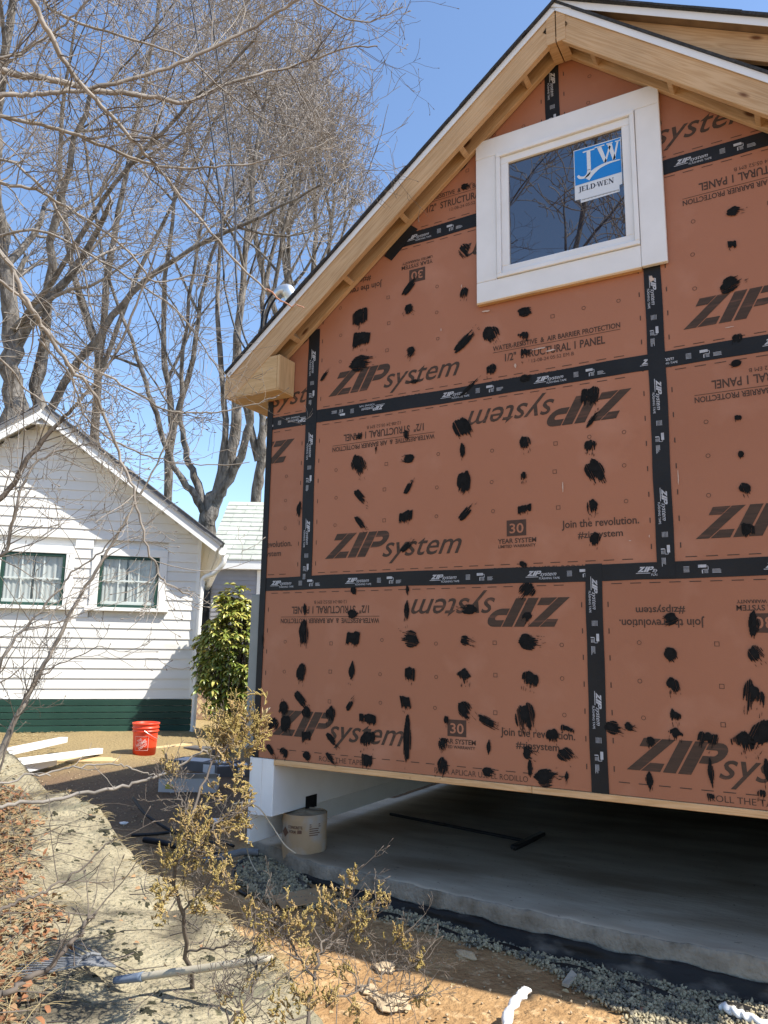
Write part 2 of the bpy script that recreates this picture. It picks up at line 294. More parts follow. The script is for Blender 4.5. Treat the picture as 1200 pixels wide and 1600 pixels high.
def panel_print():
    """bottom strip upright, top strip upside-down, in panel units of 2.44 x 1.22 m"""
    big, small, top, tops = [], [], [], []
    ziplogo(big,.157,.163,1.067,.172)
    sq = [(1.508,.243),(1.634,.243),(1.634,.343),(1.508,.343)]
    V = []; word(V,'30',1.527,.262,.09,.062,0,.012)
    bar(small,1.508,.243,1.524,.343); bar(small,1.621,.243,1.634,.343); bar(small,1.524,.243,1.621,.258); bar(small,1.524,.328,1.621,.343)
    inv = []; small_inv.append((sq,V))
    word(small,'YEAR SYSTEM',1.449,.200,.247,.030,0,.02); word(small,'LIMITED WARRANTY',1.452,.172,.24,.019,0,.02)
    word(small,'Join the revolution.',1.855,.272,.448,.047,0,.016); word(small,'#zipsystem',1.95,.205,.26,.042,0,.016)
    ziplogo(top,.145,.139,1.067,.172)
    word(tops,'WATER-RESISTIVE  &  AIR BARRIER PROTECTION',1.43,.252,.815,.034,0,.02); bar(tops,1.43,.238,2.245,.2415)
    word(tops,'1/2"  STRUCTURAL 1 PANEL',1.512,.168,.64,.052,0,.02); word(tops,'12-08-24 05:52 EM B',1.69,.128,.27,.024)
    return big, small, top, tops
small_inv = []
PR = panel_print(); inv30 = small_inv[0][1]
def clip(poly, region):
    for i in range(len(region)):
        ax, ay = region[i]; bx, by = region[(i+1)%len(region)]; out = []
        for j in range(len(poly)):
            p, q = poly[j], poly[(j+1)%len(poly)]
            sp = (bx-ax)*(p[1]-ay)-(by-ay)*(p[0]-ax); sq = (bx-ax)*(q[1]-ay)-(by-ay)*(q[0]-ax)
            if sp >= 0: out.append(p)
            if (sp >= 0) != (sq >= 0): t = sp/(sp-sq); out.append((p[0]+t*(q[0]-p[0]), p[1]+t*(q[1]-p[1])))
        poly = out
        if len(poly) < 3: return []
    return poly
def flat(name, polys, y, mt, parent, region=None):
    mb = MB()
    for p in polys:
        if region: p = clip(p, region)
        if len(p) > 2:
            a = sum(p[i][0]*p[(i+1)%len(p)][1]-p[(i+1)%len(p)][0]*p[i][1] for i in range(len(p)))
            if abs(a) < 1e-9: continue
            if a < 0: p = p[::-1]
            mb.add([(u,y,v) for u,v in p], [tuple(range(len(p)))])
    return mb.obj(name, mt, parent) if mb.f else None

# ------------------------------------------------------------------ ground
def ground_sheet():
    def axis(a, b, fine):
        v = list(np.arange(a,b,fine)); s = fine*1.4; lo, hi = a, b
        while lo > -400: lo -= s; v.insert(0,lo); s *= 1.35
        s = fine*1.4
        while hi < 400: hi += s; v.append(hi); s *= 1.35
        return np.array(v)
    xs, ys = axis(-8,5,.07), axis(-5,7,.07); Xg, Yg = np.meshgrid(xs,ys,indexing='ij'); Z = ground(Xg,Yg)
    def vn(f, a):
        t = np.zeros_like(Xg)
        for i in range(5):
            th = rng.uniform(0,6.28); k = f*rng.uniform(.6,1.6); t += np.sin(Xg*k*math.cos(th)+Yg*k*math.sin(th)+rng.uniform(0,6.28))
        return a*t/5
    Z = Z+vn(1.5,.025)+vn(6,.014)+vn(22,.007)
    inside = (Xg>-.5)&(Yg>.0)&(Xg<5.2)&(Yg<8); Z = np.where(inside, np.minimum(Z,-.76), Z)
    n, k = Xg.shape; idx = np.arange(n*k).reshape(n,k)
    Q = np.stack([idx[:-1,:-1],idx[1:,:-1],idx[1:,1:],idx[:-1,1:]],-1).reshape(-1,4)
    return struct(fast('ground', np.stack([Xg,Yg,Z],-1).reshape(-1,3), Q, X['ground'], smooth=True))
ground_sheet()

# rock ledge in the foreground
def sdist(px, py, poly):
    d = np.full(px.shape, 1e9); inside = np.zeros(px.shape, bool); n = len(poly)
    for i in range(n):
        ax, ay = poly[i]; bx, by = poly[(i+1)%n]; ex, ey = bx-ax, by-ay; t = np.clip(((px-ax)*ex+(py-ay)*ey)/(ex*ex+ey*ey),0,1)
        d = np.minimum(d, np.hypot(px-ax-t*ex, py-ay-t*ey)); c = ((ay>py)!=(by>py)); inside ^= c & (px < (bx-ax)*(py-ay)/(by-ay+1e-12)+ax)
    return np.where(inside, d, -d)
EDGE = [dep(*p) for p in [(-260,1085,6.4),(0,1160,5.6),(130,1238,4.9),(250,1370,3.9),(330,1405,3.6),(420,1470,3.1),(480,1540,2.7),(530,1620,2.45),(560,1800,2.0)]]
INN = [dep(*p) for p in [(0,1270,4.5),(0,1400,3.2),(0,1600,2.25),(250,1600,2.3),(200,1450,3.0),(-400,1400,3.0),(-500,1700,1.9),(100,1800,1.8)]]
POLY = [tuple(p[:2]) for p in EDGE]+[(1.4,-4.4),(-.4,-5.2),(-3.4,-4.2),(-4.6,-2.2),(-4.4,-.9)]
CTRL = np.array([p for p in EDGE+INN]+[(-.4,-5.2,-.35),(-3.4,-4.2,-.1),(-4.6,-2.2,-.2)])
def vnoise(x, y, f, seed):
    r_ = np.random.default_rng(seed); t = 0
    for i in range(6):
        th = r_.uniform(0,6.28); k = f*r_.uniform(.6,1.8); t = t+np.sin(x*k*math.cos(th)+y*k*math.sin(th)+r_.uniform(0,6.28)+1.3*np.sin(x*k*.4+i))
    return t/6
def rock_z(x, y):
    x = np.asarray(x,float); y = np.asarray(y,float); w_ = 0; s = 0
    for c in CTRL:
        k = 1/(((x-c[0])**2+(y-c[1])**2)**1.5+.02); w_ = w_+k; s = s+k*c[2]
    top = s/w_; d = sdist(x,y,POLY)
    top = top+.04*vnoise(x,y,3,1)+.020*vnoise(x,y,11,2)+.009*vnoise(x,y,38,3)+.004*vnoise(x,y,90,4)
    cr = np.abs(vnoise(x,y,2.0,9)); top = top-.03*np.exp(-(cr/.035)**2); cr = np.abs(vnoise(x,y,3.6,12)); top = top-.014*np.exp(-(cr/.03)**2)
    wob = d+.05*vnoise(x,y,7,5)+.02*vnoise(x,y,25,6)
    f = np.clip((wob+.20)/.24,0,1); f = f*f*(3-2*f)
    return (ground(x,y)-.12)*(1-f)+top*f
def rock():
    xs, ys = np.arange(-5.2,2.1,.028), np.arange(-5.6,.3,.028); A, B = np.meshgrid(xs,ys,indexing='ij'); Z = rock_z(A,B)
    d = sdist(A,B,POLY); n, k = A.shape; idx = np.arange(n*k).reshape(n,k)
    Q = np.stack([idx[:-1,:-1],idx[1:,:-1],idx[1:,1:],idx[:-1,1:]],-1); keep = d[:-1,:-1] > -.36; Q = Q[keep]
    V = np.stack([A,B,Z],-1).reshape(-1,3); u, inv = np.unique(Q,return_inverse=True)
    return struct(fast('rock_ledge', V[u], inv.reshape(-1,4), X['rockm'], smooth=True))
rock()
_ts = np.arange(1.2,8,.012)
def on_rock(px, py):
    P = CAM[None]+ray(px,py)[None]*_ts[:,None]; hit = np.nonzero(P[:,2] <= rock_z(P[:,0],P[:,1]))[0]
    return P[hit[0]] if len(hit) else gp(px,py)

# ------------------------------------------------------------------ the house under construction
EV = 4.92; AP = 1.961; SL, SR = .793, .853; YF = -.20; XL = -.403; XR = 4.50; DEPTH = 7.0
def rl(x): return EV-(SL*(AP-x) if x < AP else SR*(x-AP))     # top of the rake line
house = thing('house_under_construction','brown sheathed gable house under construction with black taped seams and white square window','house',(2.05,0,-.86))
GL = .30                                                       # sheathing stops under the rafters
gable = [(XL,0),(XR,0),(XR,rl(XR)-.12),(AP,EV-.1),(XL,rl(XL)-.12)]
H = 1.22; g_ = .0015
panels = [('P',-.403,2.033,0,-.403),('Q',2.033,XR,0,2.033),('P',-.403,0,1,-2.44),('P',0,2.44,1,0),('P',2.44,XR,1,2.44),
          ('Q',-.403,0,2,-.985),('Q',0,2.44,2,0),('P',2.44,XR,2,2.44),('Q',-.403,1.87,3,-.57),('P',1.87,XR,3,1.87)]
def rot180(ps): return [[(2.44-x,1.22-y) for x,y in p] for p in ps]
def shift(ps, u, v): return [[(x+u,y+v) for x,y in p] for p in ps]
for kind, u0, u1, row, org in panels:
    v0, v1 = row*H, (row+1)*H if row < 3 else 5
    rect = [(u0+g_,v0+g_),(u1-g_,v0+g_),(u1-g_,v1-g_),(u0+g_,v1-g_)]
    reg = clip(rect, gable)
    if len(reg) < 3: continue
    mb = MB(); mb.prism(reg, lambda u,v,w_: (u,w_,v), .012, 0); pn = mb.obj('sheathing_panel', X['zip'], house)
    big, small, top, tops = PR
    A, B = (big+[],top) if kind == 'P' else (top,big); As, Bs = (small,tops) if kind == 'P' else (tops,small)
    flat('printed_logo', shift(A,org,v0), -.0016, X['ink'], pn, reg); flat('printed_logo', shift(rot180(B),org,v0), -.0016, X['ink'], pn, reg)
    flat('printed_text', shift(As,org,v0), -.0016, X['ink2'], pn, reg); flat('printed_text', shift(rot180(Bs),org,v0), -.0016, X['ink2'], pn, reg)
    for o in list(pn.children):
        if o.name.startswith('printed_text'): stuff(o)
    sq, v30 = small_inv[0]
    def sub30(fn):
        flat('printed_badge', fn([[(1.524,.258),(1.621,.258),(1.621,.328),(1.524,.328)]]), -.0012, X['ink2'], pn, reg)
        flat('printed_numeral', fn(v30), -.0022, X['zip'], pn, reg)
    sub30((lambda ps: shift(ps,org,v0)) if kind == 'P' else (lambda ps: shift(rot180(ps),org,v0)))
    marks = []
    for i, cu in enumerate((.24,.64,1.03,1.42,1.83,2.03,2.24)):
        for cv in (.41,.61,.81):
            uu = org+cu+random.uniform(-.01,.01); vv = v0+cv+random.uniform(-.015,.015); r = .0125
            o_ = arcpts(uu,vv,r,r,0,360,10) if i not in (1,4) else [(uu-r,vv-r),(uu+r,vv-r),(uu+r,vv+r),(uu-r,vv+r),(uu-r,vv-r)]
            i_ = [(uu+(a-uu)*.76,vv+(b-vv)*.76) for a,b in o_]
            marks += [[o_[j],o_[j+1],i_[j+1],i_[j]] for j in range(len(o_)-1)]
    for cv in np.arange(.12,1.2,.15):
        bar(marks,org+.075,v0+cv,org+.081,v0+cv+.03); bar(marks,org+2.36,v0+cv,org+2.366,v0+cv+.03)
    x_ = org+.1
    while x_ < org+2.3: bar(marks,x_,v0+.066,x_+.06,v0+.071); bar(marks,x_,v0+1.150,x_+.06,v0+1.155); x_ += .105
    word(marks,'PARA APLICAR USE EL RODILLO',org+1.42,v0+.018,.60,.034); word(marks,'ROLL THE TAPE',org+.56,v0+.018,.34,.034)
    o = flat('nail_marks', marks, -.0013, X['ink2'], pn, reg)
    if o: stuff(o)
# framing behind the sheathing: side walls, back wall, underfloor
mb = MB(); mb.box(XL,XL+.10,.0125,DEPTH,0,rl(XL)-.16); mb.obj('side_wall', X['zip'], house)
mb = MB(); mb.box(XR-.10,XR,.0125,DEPTH,0,rl(XR)-.16); mb.obj('side_wall', X['zip'], house)
mb = MB(); mb.prism([(XL+.1,0),(XR-.1,0),(XR-.1,rl(XR)-.2),(AP,EV-.2),(XL+.1,rl(XL)-.2)], lambda u,v,w_: (u,w_,v), DEPTH, DEPTH-.1); mb.obj('back_wall', X['zip'], house)
mb = MB(); mb.box(XL+.02,XR-.02,.05,DEPTH-.02,.0,.03); mb.obj('subfloor', X['paper_and_shade'], house)  # underfloor shade put into the colour: subfloor and joists near-black
for k in range(9): mb = MB(); mb.box(XL+.2,XR-.05,1.1+k*.6,1.14+k*.6,-.14,-.001); mb.obj('floor_joist', X['paper_and_shade'], house)
mb = MB(); mb.box(XL,XR,DEPTH-.12,DEPTH,-.9,-.001); mb.obj('foundation_wall', X['concrete'], house)
mb = MB(); mb.box(XR-.15,XR,.02,DEPTH-.13,-.9,-.001); mb.obj('foundation_wall', X['concrete'], house)
x_ = -.22
for ln in (1.86,2.1,.76): board('sill_plate',(x_,-.004,-.040),(1,0,0),(0,1,0),(min(ln,XR-x_)-.002,.10,.038),X['pine'],house); x_ += ln
# flashing tape over the seams
TAPES = [('h',1.22,XL,XR,0,0),('h',2.44,XL,XR,0,1),('h',3.66,.62,1.36,0,2),('h',3.66,2.5,3.6,0,3),
         ('v',0,1.26,3.13,1,0),('v',2.44,1.18,3.04,1,1),('v',2.033,0,1.27,1,2),('v',1.87,4.19,4.74,1,3)]
def tape_marks(L, flip):
    ps = []; x = random.uniform(.05,.2)
    while x < L-.2:
        q = []
        ziplogo(q,x,-.008,.185,.030); word(q,'FLASHING TAPE',x+.075,-.030,.125,.013,0,.01); bar(q,x-.008,-.016,x+.07,-.0125)
        xi = x+.32; bar(q,xi,.006,xi+.042,.022); bar(q,xi+.042,.012,xi+.052,.015); bar(q,xi+.049,-.004,xi+.052,.015); bar(q,xi+.018,-.006,xi+.052,-.003); bar(q,xi+.018,-.026,xi+.024,-.003)
        for j in range(3): bar(q,xi+.03,-.012-.006*j,xi+.05,-.0095-.006*j)
        for j in range(4): bar(q,xi+.07,-.006-.006*j,xi+.07+random.uniform(.03,.05),-.0035-.006*j)
        for j in range(5): bar(q,xi-.075,.012-.007*j,xi-.045,.0145-.007*j)
        if flip(x): q = [[(2*x+.2-a,-b) for a,b in p] for p in q]
        ps.append(q); x += .647
    return ps
for kind, c, a, b, lay, i in TAPES:
    wv = .048; y = -.003-.0018*lay; n = 40; mb = MB(); top = []; bot = []
    for j in range(n+1):
        t = a+(b-a)*j/n; k = .004*math.sin(t*2.3+i*2)+.0015*math.sin(t*9+i); top.append((t,c+wv+k)); bot.append((t,c-wv+k*.8+.001*math.sin(t*17)))
    poly = bot+top[::-1]
    if kind == 'v': poly = [(v,u) for u,v in poly][::-1]
    mb.prism(poly, lambda u,v,w_: (u,w_,v), .0008, y); tp = mb.obj('tape_strip', X['tape'], house)
    ps = tape_marks(b-a, (lambda x: x < .95) if (kind,c) == ('h',2.44) else (lambda x: False))
    for q in ps: flat('tape_print', [[(a+u,c+v) if kind == 'h' else (c+v,b-u) for u,v in p] for p in q], y-.0012, X['tapew'], tp)['kind'] = 'stuff'
mb = MB(); mb.prism([(XL-.003,0),(XL+.045,0),(XL+.047,1.2),(XL+.045,2.62),(XL-.003,2.62)], lambda u,v,w_: (u,w_,v), .0008, -.0066); mb.obj('tape_strip', X['tape'], house)
mb = MB(); mb.box(XL-.003,XL-.0005,-.0066,.06,0,2.62); mb.obj('tape_strip', X['tape'], house)
q = [(.60,3.58),(.66,3.53),(.87,3.72),(.80,3.78)]
mb = MB(); mb.prism(q, lambda u,v,w_: (u,w_,v), .0008, -.0066); mb.obj('tape_strip', X['tape'], house)
# black liquid sealant dabbed over the nails: px, py, width, height in the photograph, measured onto the wall
PATCH = '''563 495 27 26 q;565 530 30 22 q;563 568 32 27 s;639 483 10 14 b;642 550 12 13 s;725 535 27 32 d;768 522 25 20 s;768 577 18 17 b;647 597 15 8 s;507 588 17 8 d;732 607 36 8 d;
722 668 18 35 b;723 703 8 30 v;635 679 9 18 b;562 682 10 8 s;561 727 18 30 s;639 717 23 15 b;563 775 20 25 e;638 763 17 17 d;725 753 22 37 b;727 803 17 28 d;563 817 20 17 e;635 807 25 18 q;635 855 13 23 d;468 795 8 27 v;588 702 3 13 v;
820 488 25 17 b;818 525 20 17 t;821 552 15 20 t;821 591 20 10 s;1140 445 33 22 b;1152 528 17 13 b;1150 568 17 10 b;922 618 30 25 q;925 657 27 10 d;821 692 15 23 s;923 697 22 23 s;929 735 20 37 b;818 745 12 17 s;926 792 18 26 s;820 795 25 15 q;1153 653 14 11 b;1158 710 11 13 b;1164 763 17 15 b;
930 842 17 20 b;1169 827 24 20 q;818 882 13 12 b;824 923 17 26 s;824 964 14 14 s;826 1003 36 27 s;829 1061 29 27 s;821 1121 31 48 s;863 1148 20 20 b;887 1140 24 14 t;826 1176 14 20 s;829 1200 9 31 v;884 1179 17 24 s;853 1215 34 27 s;886 1213 7 17 v;1048 967 24 15 b;1048 1022 17 20 b;1052 1070 20 22 s;1056 1119 20 24 t;1056 1145 26 15 t;959 1137 27 20 s;983 1135 14 12 s;1017 1158 12 14 b;1015 1219 14 32 v;1106 1155 31 29 t;1111 1207 9 48 v;1111 1244 12 9 q;1178 976 17 55 v;1181 1022 19 26 s;1178 1087 34 50 t;1162 1159 44 34 t;1191 1145 24 41 b;1198 1203 10 48 v;
553 923 9 14 b;637 921 7 14 v;636 954 9 38 v;733 952 27 15 s;551 959 14 13 b;477 952 5 24 v;475 988 17 51 v;552 997 22 20 q;641 998 29 26 s;728 1001 19 14 s;471 1050 14 29 b;550 1048 10 31 v;641 1053 18 22 q;725 1055 26 24 t;470 1092 22 27 e;444 1106 14 15 b;547 1102 15 17 d;634 1097 14 20 q;637 1154 13 89 v;575 1123 31 17 q;727 1109 10 31 s;763 1128 31 27 e;426 1132 14 20 s;447 1130 15 31 b;479 1113 12 17 b;517 1116 17 27 s;479 1150 15 17 q;518 1154 20 15 e;575 1155 27 31 s;574 1188 19 22 q;698 1125 9 14 b;693 1162 14 17 s;692 1197 15 26 s;764 1167 6 26 v;762 1206 17 15 b;423 1171 19 14 e;444 1176 12 15 s;480 1181 12 13 b;517 1184 17 15 e;411 1000 4 20 v;
1148 330 27 15 s;1144 382 15 13 q;726 392 12 21 s;726 458 12 17 s;726 258 15 15 d;727 292 17 10 s;640 449 29 18 d;640 483 10 15 e;650 338 10 12 b;476 533 14 10 d;1190 1240 14 16 s;1060 1118 6 8 s'''
def dab(u, v, wu, hv, kind, seed):
    """one brushed dab: a solid heart with many bristle strokes dragged one way, ragged where the brush ran dry"""
    r_ = random.Random(seed*7+3); ang = {'q':r_.gauss(-1.57,.12),'b':r_.gauss(-1.5,.3),'s':r_.gauss(-1.57,.5),'d':r_.gauss(.75,.15),'e':r_.gauss(-.8,.15),'v':r_.gauss(-1.57,.05),'t':r_.gauss(-1.57,.15)}[kind]
    if kind in 'bs' and wu > 1.25*hv: ang = r_.gauss(0,.25)+r_.choice([0,3.14])
    ca, sa = math.cos(ang), math.sin(ang); hl, hw = (abs(ca)*wu+abs(sa)*hv)*.5, (abs(sa)*wu+abs(ca)*hv)*.5
    if kind in 'de': hl, hw = .50*math.hypot(wu,hv), min(.19*math.hypot(wu,hv),.30*min(wu,hv)+.004)
    hl *= .97; hw *= .84
    ex = {'q':7,'b':2.3,'s':2.2,'d':2.6,'e':2.6,'v':1.5,'t':2.5}[kind]; rag = {'q':.6,'b':.55,'s':1.05,'d':.9,'e':.85,'v':.5,'t':1.1}[kind]; n = max(11,int(hw*2/.0028)); ph = r_.uniform(0,6.28); sk = r_.uniform(-.35,.35); out = []; st_a = st_b = .0
    core = []
    for i in range(n):
        t = -1+2*(i+.5)/n; env = max(.05,1-abs(t)**ex)**(1/ex)*(1+.12*math.sin(2.3*t+ph)+.07*math.sin(6*t+ph*2))
        if kind == 't': env *= .75+.35*math.cos(3.1*t+ph)
        st_a = .6*st_a+.4*r_.random(); st_b = .45*st_b+.55*r_.random()**1.3
        a0 = -hl*env*(1-.28*st_a); b0 = max(a0+.012,hl*env*(1.08-rag*st_b)+(r_.random() < .15)*hl*.3)
        sh = sk*t*hw*.8; x0 = t*hw; wd = hw/n*1.45
        if r_.random() < (.16 if kind in 'st' else .06) and abs(t) > .25: continue
        loc = [(a0+sh,x0),(a0+sh+.004,x0-wd),(b0+sh-.006,x0-wd*.9),(b0+sh,x0),(b0+sh-.005,x0+wd*.9),(a0+sh+.004,x0+wd)]
        out.append([(u+a*ca-b*sa, v+a*sa+b*ca) for a,b in loc])
    m = 26; cp = []
    for k in range(m):
        a = 2*math.pi*k/m; c, s_ = math.cos(a), math.sin(a); q = (abs(c)**2.4+abs(s_)**2.4)**(-1/2.4)*(.42+.06*math.sin(3*a+ph)); cp.append((c*q*hl*.9-.25*hl+sk*s_*q*hw*.6, s_*q*hw))
    for _ in range(r_.randint(3,9) if kind in 'stde' else r_.randint(0,4)):
        a, b, L, t = hl*r_.uniform(.75,1.45), hw*r_.uniform(-1,1), r_.uniform(.004,.016), r_.uniform(.0010,.0022); out.append([(u+p_*ca-q_*sa, v+p_*sa+q_*ca) for p_,q_ in ((a-L,b),(a,b-t),(a+L,b),(a,b+t))])
    return [[(u+a*ca-b*sa, v+a*sa+b*ca) for a,b in cp]]+out
for i, e in enumerate(PATCH.replace('\n','').split(';')):
    a = e.split(); x_, y_, wx, hy = map(float,a[:4]); u, v = fac(x_,y_); u2, _ = fac(x_+wx,y_); _, v2 = fac(x_,y_+hy); mb = MB()
    for k, p in enumerate(dab(u,v,abs(u2-u),abs(v2-v),a[4],i)): mb.prism(p, lambda a_,b_,w_: (a_,w_,b_), -.0011, -.0078-.0004*(i%3)) if k == 0 else mb.add([(a_,-.0062-.0003*(k%4),b_) for a_,b_ in p],[tuple(range(len(p)))])
    o = mb.obj('sealant_patch', X['tar'], house)
    if min(float(a[2]),float(a[3])) <= 10: stuff(o)
sc_ = []
for x_, y_, wx, hy in [(845,545,34,3),(862,548,22,4),(806,572,5,12),(1140,512,14,2),(760,487,18,5),(1018,437,10,14),(722,448,2,12),(690,516,2,9),(1060,745,2,26),(880,760,2,30),(1015,838,1.5,6),(985,845,5,1.5)]:
    u, v = fac(x_,y_); k = 1/260; sc_.append([(u+wx*k*.5*math.cos(t)*random.uniform(.4,1),v+hy*k*.5*math.sin(t)*random.uniform(.4,1)) for t in np.linspace(0,6.28,12)[:-1]])
for e in sc_: flat('scuff_mark', [e], -.009, X['scuff'], house)

# gable window
win = MB(); WU0, WU1, WV0, WV1 = 1.335, 2.538, 3.03, 4.215
IU0, IU1, IV0, IV1 = 1.482, 2.392, 3.172, 4.08; YC = -.042
mb.v = []; wroot = bpy.data.objects.new('window', None); link(wroot, house, Matrix.Translation((1.93,0,3.03)))
def wb(name, u0,u1,v0,v1,y0,y1, mt=X['white'], bev=.003): return board(name,(u0,y1,v0),(1,0,0),(0,0,1),(u1-u0,v1-v0,y1-y0),mt,wroot,bev)
wb('casing',WU0,WU1,IV1+.001,WV1,YC,-.010); wb('casing',WU0,IU1-.001,WV0,IV0-.001,YC+.0015,-.010); wb('casing',WU0+.001,IU0-.001,IV0,IV1,YC,-.010); wb('casing',IU1+.001,WU1,WV0+.0005,IV1-.0005,YC-.001,-.010)
def ring(name, u0,u1,v0,v1,t,y0,y1):
    wb(name,u0,u1,v1-t,v1,y0,y1); wb(name,u0,u1,v0,v0+t,y0,y1); wb(name,u0,u0+t,v0+t,v1-t,y0,y1); wb(name,u1-t,u1,v0+t,v1-t,y0,y1)
ring('window_frame',IU0+.002,IU1-.002,IV0+.002,IV1-.002,.028,YC-.012,-.010)
ring('sash',IU0+.031,IU1-.031,IV0+.031,IV1-.031,.052,YC+.006,-.010)
mb = MB(); mb.box(IU0+.08,IU1-.08,-.018,-.010,IV0+.08,IV1-.08); mb.obj('pane', X['pane'], wroot)
mb = MB(); mb.box(WU0,WU1-.15,YC+.004,-.006,WV0-.012,WV0); mb.obj('drip_strip', X['pine'], wroot)
# sticker on the pane
YS = -.0186
SX, SY, SW = 2.003, 3.592, .298
def st(polys, name, y, mt): flat(name, [[(SX+a*SW, SY+b*SW) for a,b in p] for p in polys], y, mt, wroot)
st([[(0,0),(.12,0),(.12,-.09),(.93,-.07),(.93,.08),(.99,.09),(1,1.17),(0,1.18)]],'sticker',YS,X['stw'])
st([[(.015,.34),(.985,.36),(.985,1.155),(.66,1.15),(.3,1.16),(.015,1.16)]],'sticker_field',YS-.001,X['blue'])
def stroke(pts, wds):
    P = np.array(pts,float); T = np.gradient(P,axis=0); T /= np.linalg.norm(T,axis=1,keepdims=True); Nn = np.stack([-T[:,1],T[:,0]],1); wd = np.interp(np.linspace(0,1,len(P)),np.linspace(0,1,len(wds)),wds)[:,None]
    A, B = P+Nn*wd*.5, P-Nn*wd*.5; return [[tuple(A[i]),tuple(A[i+1]),tuple(B[i+1]),tuple(B[i])] for i in range(len(P)-1)]
JW = [[(.28,.62),(.36,.62),(.36,1.06),(.28,1.06)],[(.20,1.06),(.45,1.06),(.45,1.09),(.20,1.09)]]
JW += stroke(spline([(.32,.63),(.30,.53),(.22,.48),(.12,.50),(.08,.56)],14),[.08,.075,.05,.06,.05])
JW += [[(.50,1.09),(.59,1.09),(.70,.70),(.64,.68)],[(.64,.68),(.685,.70),(.79,1.02),(.755,1.05)],[(.72,1.09),(.81,1.09),(.88,.70),(.82,.68)],[(.82,.68),(.865,.70),(.955,1.09),(.915,1.09)],
       [(.45,1.085),(.66,1.085),(.66,1.11),(.45,1.11)],[(.70,1.085),(.83,1.085),(.83,1.11),(.70,1.11)],[(.88,1.085),(.99,1.085),(.99,1.11),(.88,1.11)]]
JW += stroke(spline([(.27,.42),(.38,.53),(.55,.62),(.75,.655),(.97,.65)],18),[.13,.11,.07,.045,.02])
st(JW,'sticker_monogram',YS-.002,X['stw'])
def serif_word(s, x, y, h):
    out = []; t, th = .2*h, .07*h
    def V(a,b0=0,b1=1,wd=t): out.append([(x+a-wd/2,y+b0*h),(x+a+wd/2,y+b0*h),(x+a+wd/2,y+b1*h),(x+a-wd/2,y+b1*h)])
    def Hh(a0,a1,b): out.append([(x+a0,y+b*h-th/2),(x+a1,y+b*h-th/2),(x+a1,y+b*h+th/2),(x+a0,y+b*h+th/2)])
    for ch in s:
        if ch == 'J': V(.3*h,-.1,1); Hh(.1*h,.5*h,1); Hh(-.05*h,.3*h,-.15); wd = .55*h
        elif ch == 'E': V(.2*h); [Hh(.02*h,.68*h,b) for b in (.03,.97)]; Hh(.2*h,.55*h,.5); V(.66*h,.03,.28,th); V(.66*h,.75,.97,th); wd = .82*h
        elif ch == 'L': V(.2*h); Hh(.02*h,.66*h,.03); Hh(.02*h,.4*h,.97); V(.64*h,.03,.3,th); wd = .78*h
        elif ch == 'D': V(.2*h); Hh(.02*h,.4*h,.03); Hh(.02*h,.4*h,.97); out.extend([[(x+a,y+b) for a,b in p] for p in stroke(spline([(.4*h,.97*h),(.72*h,.8*h),(.8*h,.5*h),(.72*h,.2*h),(.4*h,.03*h)],12),[th,t,t,t,th])]); wd = 1.0*h
        elif ch == '-': Hh(-.05*h,.3*h,.45); wd = .3*h
        elif ch == 'W':
            for a,b,c_ in ((.05,.3,t*.8),(.5,.3,th),(.5,.8,t*.8),(1.0,.8,th)): out.extend([[(x+p_[0],y+p_[1]) for p_ in pp] for pp in stroke([(a*h,h),((a+b)/2*h,.5*h),(b*h,0)],[c_,c_])])
            Hh(-.1*h,.25*h,.98); Hh(.38*h,.65*h,.98); Hh(.85*h,1.12*h,.98); wd = 1.18*h
        elif ch == 'N': V(.15*h,wd=th); V(.8*h,wd=th); out.extend([[(x+p_[0],y+p_[1]) for p_ in pp] for pp in stroke([(.15*h,h),(.48*h,.5*h),(.8*h,0)],[t,t])]); Hh(0,.3*h,.98); Hh(.65*h,.95*h,.98); Hh(0,.3*h,.02); wd = 1.0*h
        x += wd
    return out
st(serif_word('JELD-WEN',.085,.17,.115),'sticker_name',YS-.001,X['stn'])
st([[(.14+.78*i/30,-.04+.005*math.sin(i*2.1)),(.14+.78*(i+.8)/30,-.04+.005*math.sin(i*2.1+1)),(.14+.78*(i+.8)/30,-.02),(.14+.78*i/30,-.015)] for i in range(30)],'sticker_fine_print',YS-.001,X['grey'])

